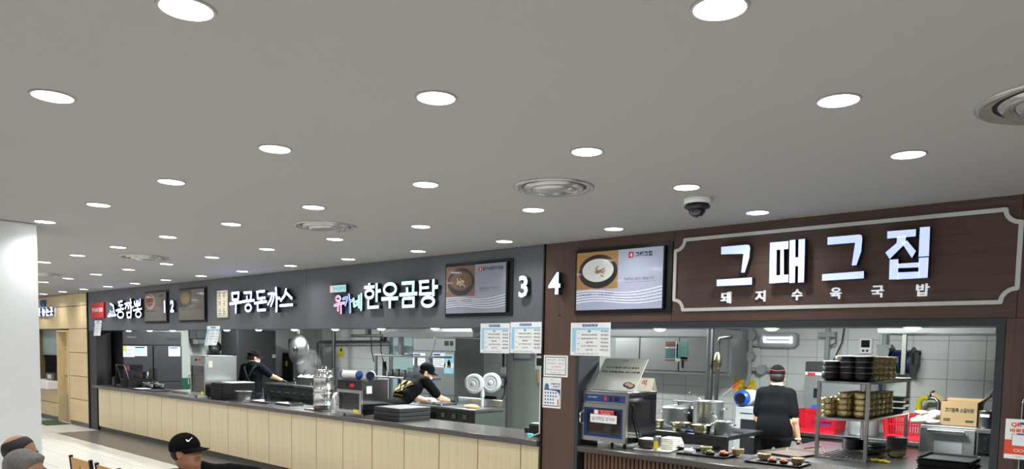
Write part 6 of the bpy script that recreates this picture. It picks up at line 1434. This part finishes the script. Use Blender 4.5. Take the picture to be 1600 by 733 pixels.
# balding man behind him
p = _C+ray(21, 711)*4.75
rz = yawto(.6, .8)
J = dict(head=(0, .04, p[2]), chest=(0, .0, p[2]-.42), pelvis=(0, -.06, .53), shl=(-.2, .0, p[2]-.225), shr=(.2, .0, p[2]-.225), ell=(-.25, .12, p[2]-.46), elr=(.25, .12, p[2]-.46), wrl=(-.14, .36, p[2]-.46), wrr=(.14, .36, p[2]-.46), yaw=yawto(.62, .78)-rz, pitch=R(-6), **seat_legs())
g3 = list(CUSTOMER); g3[1] = 'bluecl'
t, c, M = person('balding man with a bare crown seated behind the grey-haired man', (p[0], p[1], 0), rz, J, g3)
hair_obj(t, c, M, [('e', (-.013, 0, .034), (.1, .081, .095), False), ('e', (.125, 0, -.02), (.105, .2, .13), True), ('e', (-.066, .01, .118), (.078, .07, .068), True), ('e', (.02, 0, -.16), (.2, .2, .07), True)], 'hair', .005)

# ---- kitchen staff
STAFF = ['skin2', 'shirt', 'pants', 'black', 'glove', 'eye', 'lip', 'hair']
# standing cook of stall four, back turned
J = dict(head=(0, .03, 1.575), chest=(0, 0, 1.24), pelvis=(0, 0, .93), shl=(-.15, 0, 1.385), shr=(.15, 0, 1.385), ell=(-.20, .03, 1.10), elr=(.215, -.02, 1.10), wrl=(-.17, .22, 1.0), wrr=(.26, .03, .86), hdl=(.2, 1, -.2), hdr=(.05, .1, -1), hnr=(-1, 0, 0), yaw=R(12), pitch=R(-4), **std_legs())
rz = yawto(-.2, .98)
t, c, M = person('cook in black with a red-trimmed cap standing with back turned', (-3.30, 8.12, .0), rz, J, STAFF, belly=.02, fine_hands=('wrr',)); t.scale = (.97, .97, .975)
hair_obj(t, c, M, [('e', (-.022, 0, .01), (.092, .082, .088), False), ('e', (.1, 0, -.03), (.1, .2, .2), True)], 'hair')
P = [ell(tuple(c+M @ np.array((-.015, 0, .052))), (.102, .086, .095), 0, .02, M), ell(tuple(c+M @ np.array((-.015, 0, -.07))), (.3, .3, .11), 0, .006, M, cut=True)]
sdf_obj('cap', P, ['shirt'], t, [(c-.2, c+.2)], .012, .006)
m = MB(); m.tube([tuple(c+M @ np.array((-.015-.1*math.sin(a)*1.02, .086*math.cos(a)*1.02, .1-.03*math.sin(a)))) for a in [.35+2.44*i/14 for i in range(15)]], .003, 5); m.build('cap_trim', 'inkr', t)
m = MB(); m.lathe([(.036, -.008), (.038, .0), (.036, .008)], tuple((.256, .025, .885)), 16); m.build('wrist_band', 'paper', t)
m = MB(); m.tube([(-.02+.0, .10, 1.52), (-.06, .085, 1.5)], .006); 
# cook at the cooking bench, stall two: back three-quarter, right arm reaching to the right
J = dict(head=(0, .05, 1.57), chest=(0, 0, 1.24), pelvis=(0, -.02, .93), shl=(-.18, 0, 1.385), shr=(.18, .02, 1.385), ell=(-.26, .02, 1.11), elr=(.29, .15, 1.24), wrl=(-.24, .2, .98), wrr=(.34, .36, 1.16), hdr=(.7, .6, -.35), yaw=R(-35), pitch=R(-8), **std_legs())
rz = yawto(-.35, .94)
t, c, M = person('cook in navy with a dark cap reaching over the cooking bench', (-12.34, 6.75, 0), rz, J, ['skin2', 'navycl', 'pants', 'black', 'glove', 'eye', 'lip', 'hair'], fine_hands=('wrr',))
hair_obj(t, c, M, [('e', (-.025, 0, .0), (.09, .08, .085), False), ('e', (-.1, 0, -.02), (.035, .03, .045), False), ('e', (.1, 0, -.03), (.1, .2, .2), True)], 'hair')
cap_obj(t, c, M, 'shirt')
m = MB(); m.tube([tuple(c+M @ np.array((-.02-.1*math.sin(a), .08*math.cos(a), .075))) for a in [.6+2*i/10 for i in range(11)]], .004, 5); m.build('cap_trim', 'inkr', t)
P = [ell(tuple(c+M @ np.array((.07, 0, -.055))), (.04, .055, .045), 0, .01, M)]; sdf_obj('face_mask', P, ['white'], t, [(c-.2, c+.2)], .012, .006)
m = MB()                                       # crossed apron straps and skirt
for x0, x1 in ((-.13, .1), (.13, -.1)): m.tube([(x0, .02, 1.46), (x0*.8, -.10, 1.38), ((x0+x1)/2, -.128, 1.22), (x1, -.125, 1.06)], .018, 6)
m.build('apron_straps', 'apron', t)
m = MB(); m.loft([[(.17*math.sin(a)*1.05, .02+.155*math.cos(a)*1.0, 1.02) for a in [-1.9+3.8*i/16 for i in range(17)]], [(.2*math.sin(a)*1.05, .03+.18*math.cos(a), .55) for a in [-1.9+3.8*i/16 for i in range(17)]]], False, True, False); m.build('apron', 'apronp', t)
# cook of stall three, bending forward to the right
J = dict(head=(.03, .50, 1.45), chest=(0, .24, 1.22), pelvis=(0, -.08, .93), shl=(-.18, .33, 1.34), shr=(.18, .36, 1.32), ell=(-.22, .47, 1.07), elr=(.22, .58, 1.08), wrl=(-.12, .62, 1.02), wrr=(.16, .80, 1.03), yaw=R(-42), pitch=R(-22), hdl=(.2, 1, -.15), hdr=(-.1, 1, -.15), **std_legs())
rz = yawto(.05, 1.)
t, c, M = person('cook in black with a gold printed back bending over the fryer bench', (-8.10, 6.62, 0), rz, J, STAFF, fine_hands=('wrr',))
hair_obj(t, c, M, [('e', (-.025, 0, .0), (.09, .08, .085), False), ('e', (.1, 0, -.03), (.1, .2, .2), True)], 'hair')
cap_obj(t, c, M, 'shirt')
P = [ell(tuple(c+M @ np.array((.075, 0, -.06))), (.035, .05, .03), 0, .01, M)]; sdf_obj('face_shield', P, ['white'], t, [(c-.2, c+.2)], .012, .006)
bd = [o for o in t.children if o.name.startswith('body')][0]
ax = Vector((0, .32, .29)).normalized(); nn = Vector((0, ax.z, -ax.y)); og = Vector((0, .1, 1.16))
decal(bd, [[(-.15, .06), (-.05, .17), (-.02, .17), (-.06, .04)], [(.03, .17), (.14, .14), (.05, .03)], [(-.10, .0), (.0, .09), (.06, -.02), (-.02, -.06), (-.12, -.04)]], og, (1, 0, 0), ax, nn, 'gold', 'gold_print', t, .009, .009)
decal(bd, [[(-.1+.035*i, -.10), (-.078+.035*i, -.10), (-.078+.035*i, -.08), (-.1+.035*i, -.08)] for i in range(6)], og, (1, 0, 0), ax, nn, 'gold', 'small_print', t, .008, .009)
decal(bd, [[(-.16, .18), (-.135, .18), (.095, -.1), (.07, -.1)], [(.16, .18), (.135, .18), (-.095, -.1), (-.07, -.1)]], og, (1, 0, 0), ax, nn, 'shirt', 'apron_straps', t, .01, .013)
m = MB(); m.loft([[(.155*math.sin(a)*1.05, -.02+.15*math.cos(a), .98) for a in [-1.7+3.4*i/16 for i in range(17)]], [(.19*math.sin(a)*1.05, .0+.17*math.cos(a), .5) for a in [-1.7+3.4*i/16 for i in range(17)]]], False, True, False); m.build('apron', 'tan', t)
# ------------------------------------------------------------------ dining chairs
def chair(label, x, y, rz):
    t = thing('dining_chair', label, 'chair', (x, y, 0), rz, 'dining chairs')
    MB().cbox(-.2, .2, -.2, .2, .44, .465, .006).build('seat', 'chairwood', t)
    for sx in (-1, 1):
        m = MB(); m.tube([(sx*.19, -.19, 0), (sx*.19, -.19, .46), (sx*.19, -.235, .878)], .017, 6); m.build('rear_leg', 'black', t)
        m = MB(); m.tube([(sx*.19, .19, 0), (sx*.19, .19, .44)], .016, 6); m.build('front_leg', 'black', t)
    def bz(z): return -.19-.045*(z-.46)/.44-.004
    m = MB()
    for x0, x1, z0, z1 in ((-.172, -.022, .60, .862), (.022, .172, .60, .862), (-.022, .022, .81, .862), (-.022, .022, .60, .68)):
        m.add([(x0, bz(z0)-.007, z0), (x1, bz(z0)-.007, z0), (x1, bz(z1)-.007, z1), (x0, bz(z1)-.007, z1), (x0, bz(z0)+.007, z0), (x1, bz(z0)+.007, z0), (x1, bz(z1)+.007, z1), (x0, bz(z1)+.007, z1)], [(0, 1, 2, 3), (7, 6, 5, 4), (0, 4, 5, 1), (1, 5, 6, 2), (2, 6, 7, 3), (3, 7, 4, 0)])
    m.build('backrest', 'chairwood', t)
    return t
c0 = chair('empty wooden chair with black posts, left of the two at the bottom', -6.43, 2.27, R(3))
for lab, x, y, rz in (('empty wooden chair with black posts, right of the two at the bottom', -5.89, 2.28, R(3)),): dup(c0, (x, y, 0), rz, lab)
for o, lab in ((bpy.data.objects['person'], 'wooden chair under the man in the black cap'), (bpy.data.objects['person.001'], 'wooden chair under the grey-haired man'), (bpy.data.objects['person.002'], 'wooden chair under the balding man')):
    d = Matrix.Rotation(o.rotation_euler.z, 3, 'Z') @ Vector((0, .04, 0)); dup(c0, (o.location.x+d.x, o.location.y+d.y, 0), o.rotation_euler.z, lab)
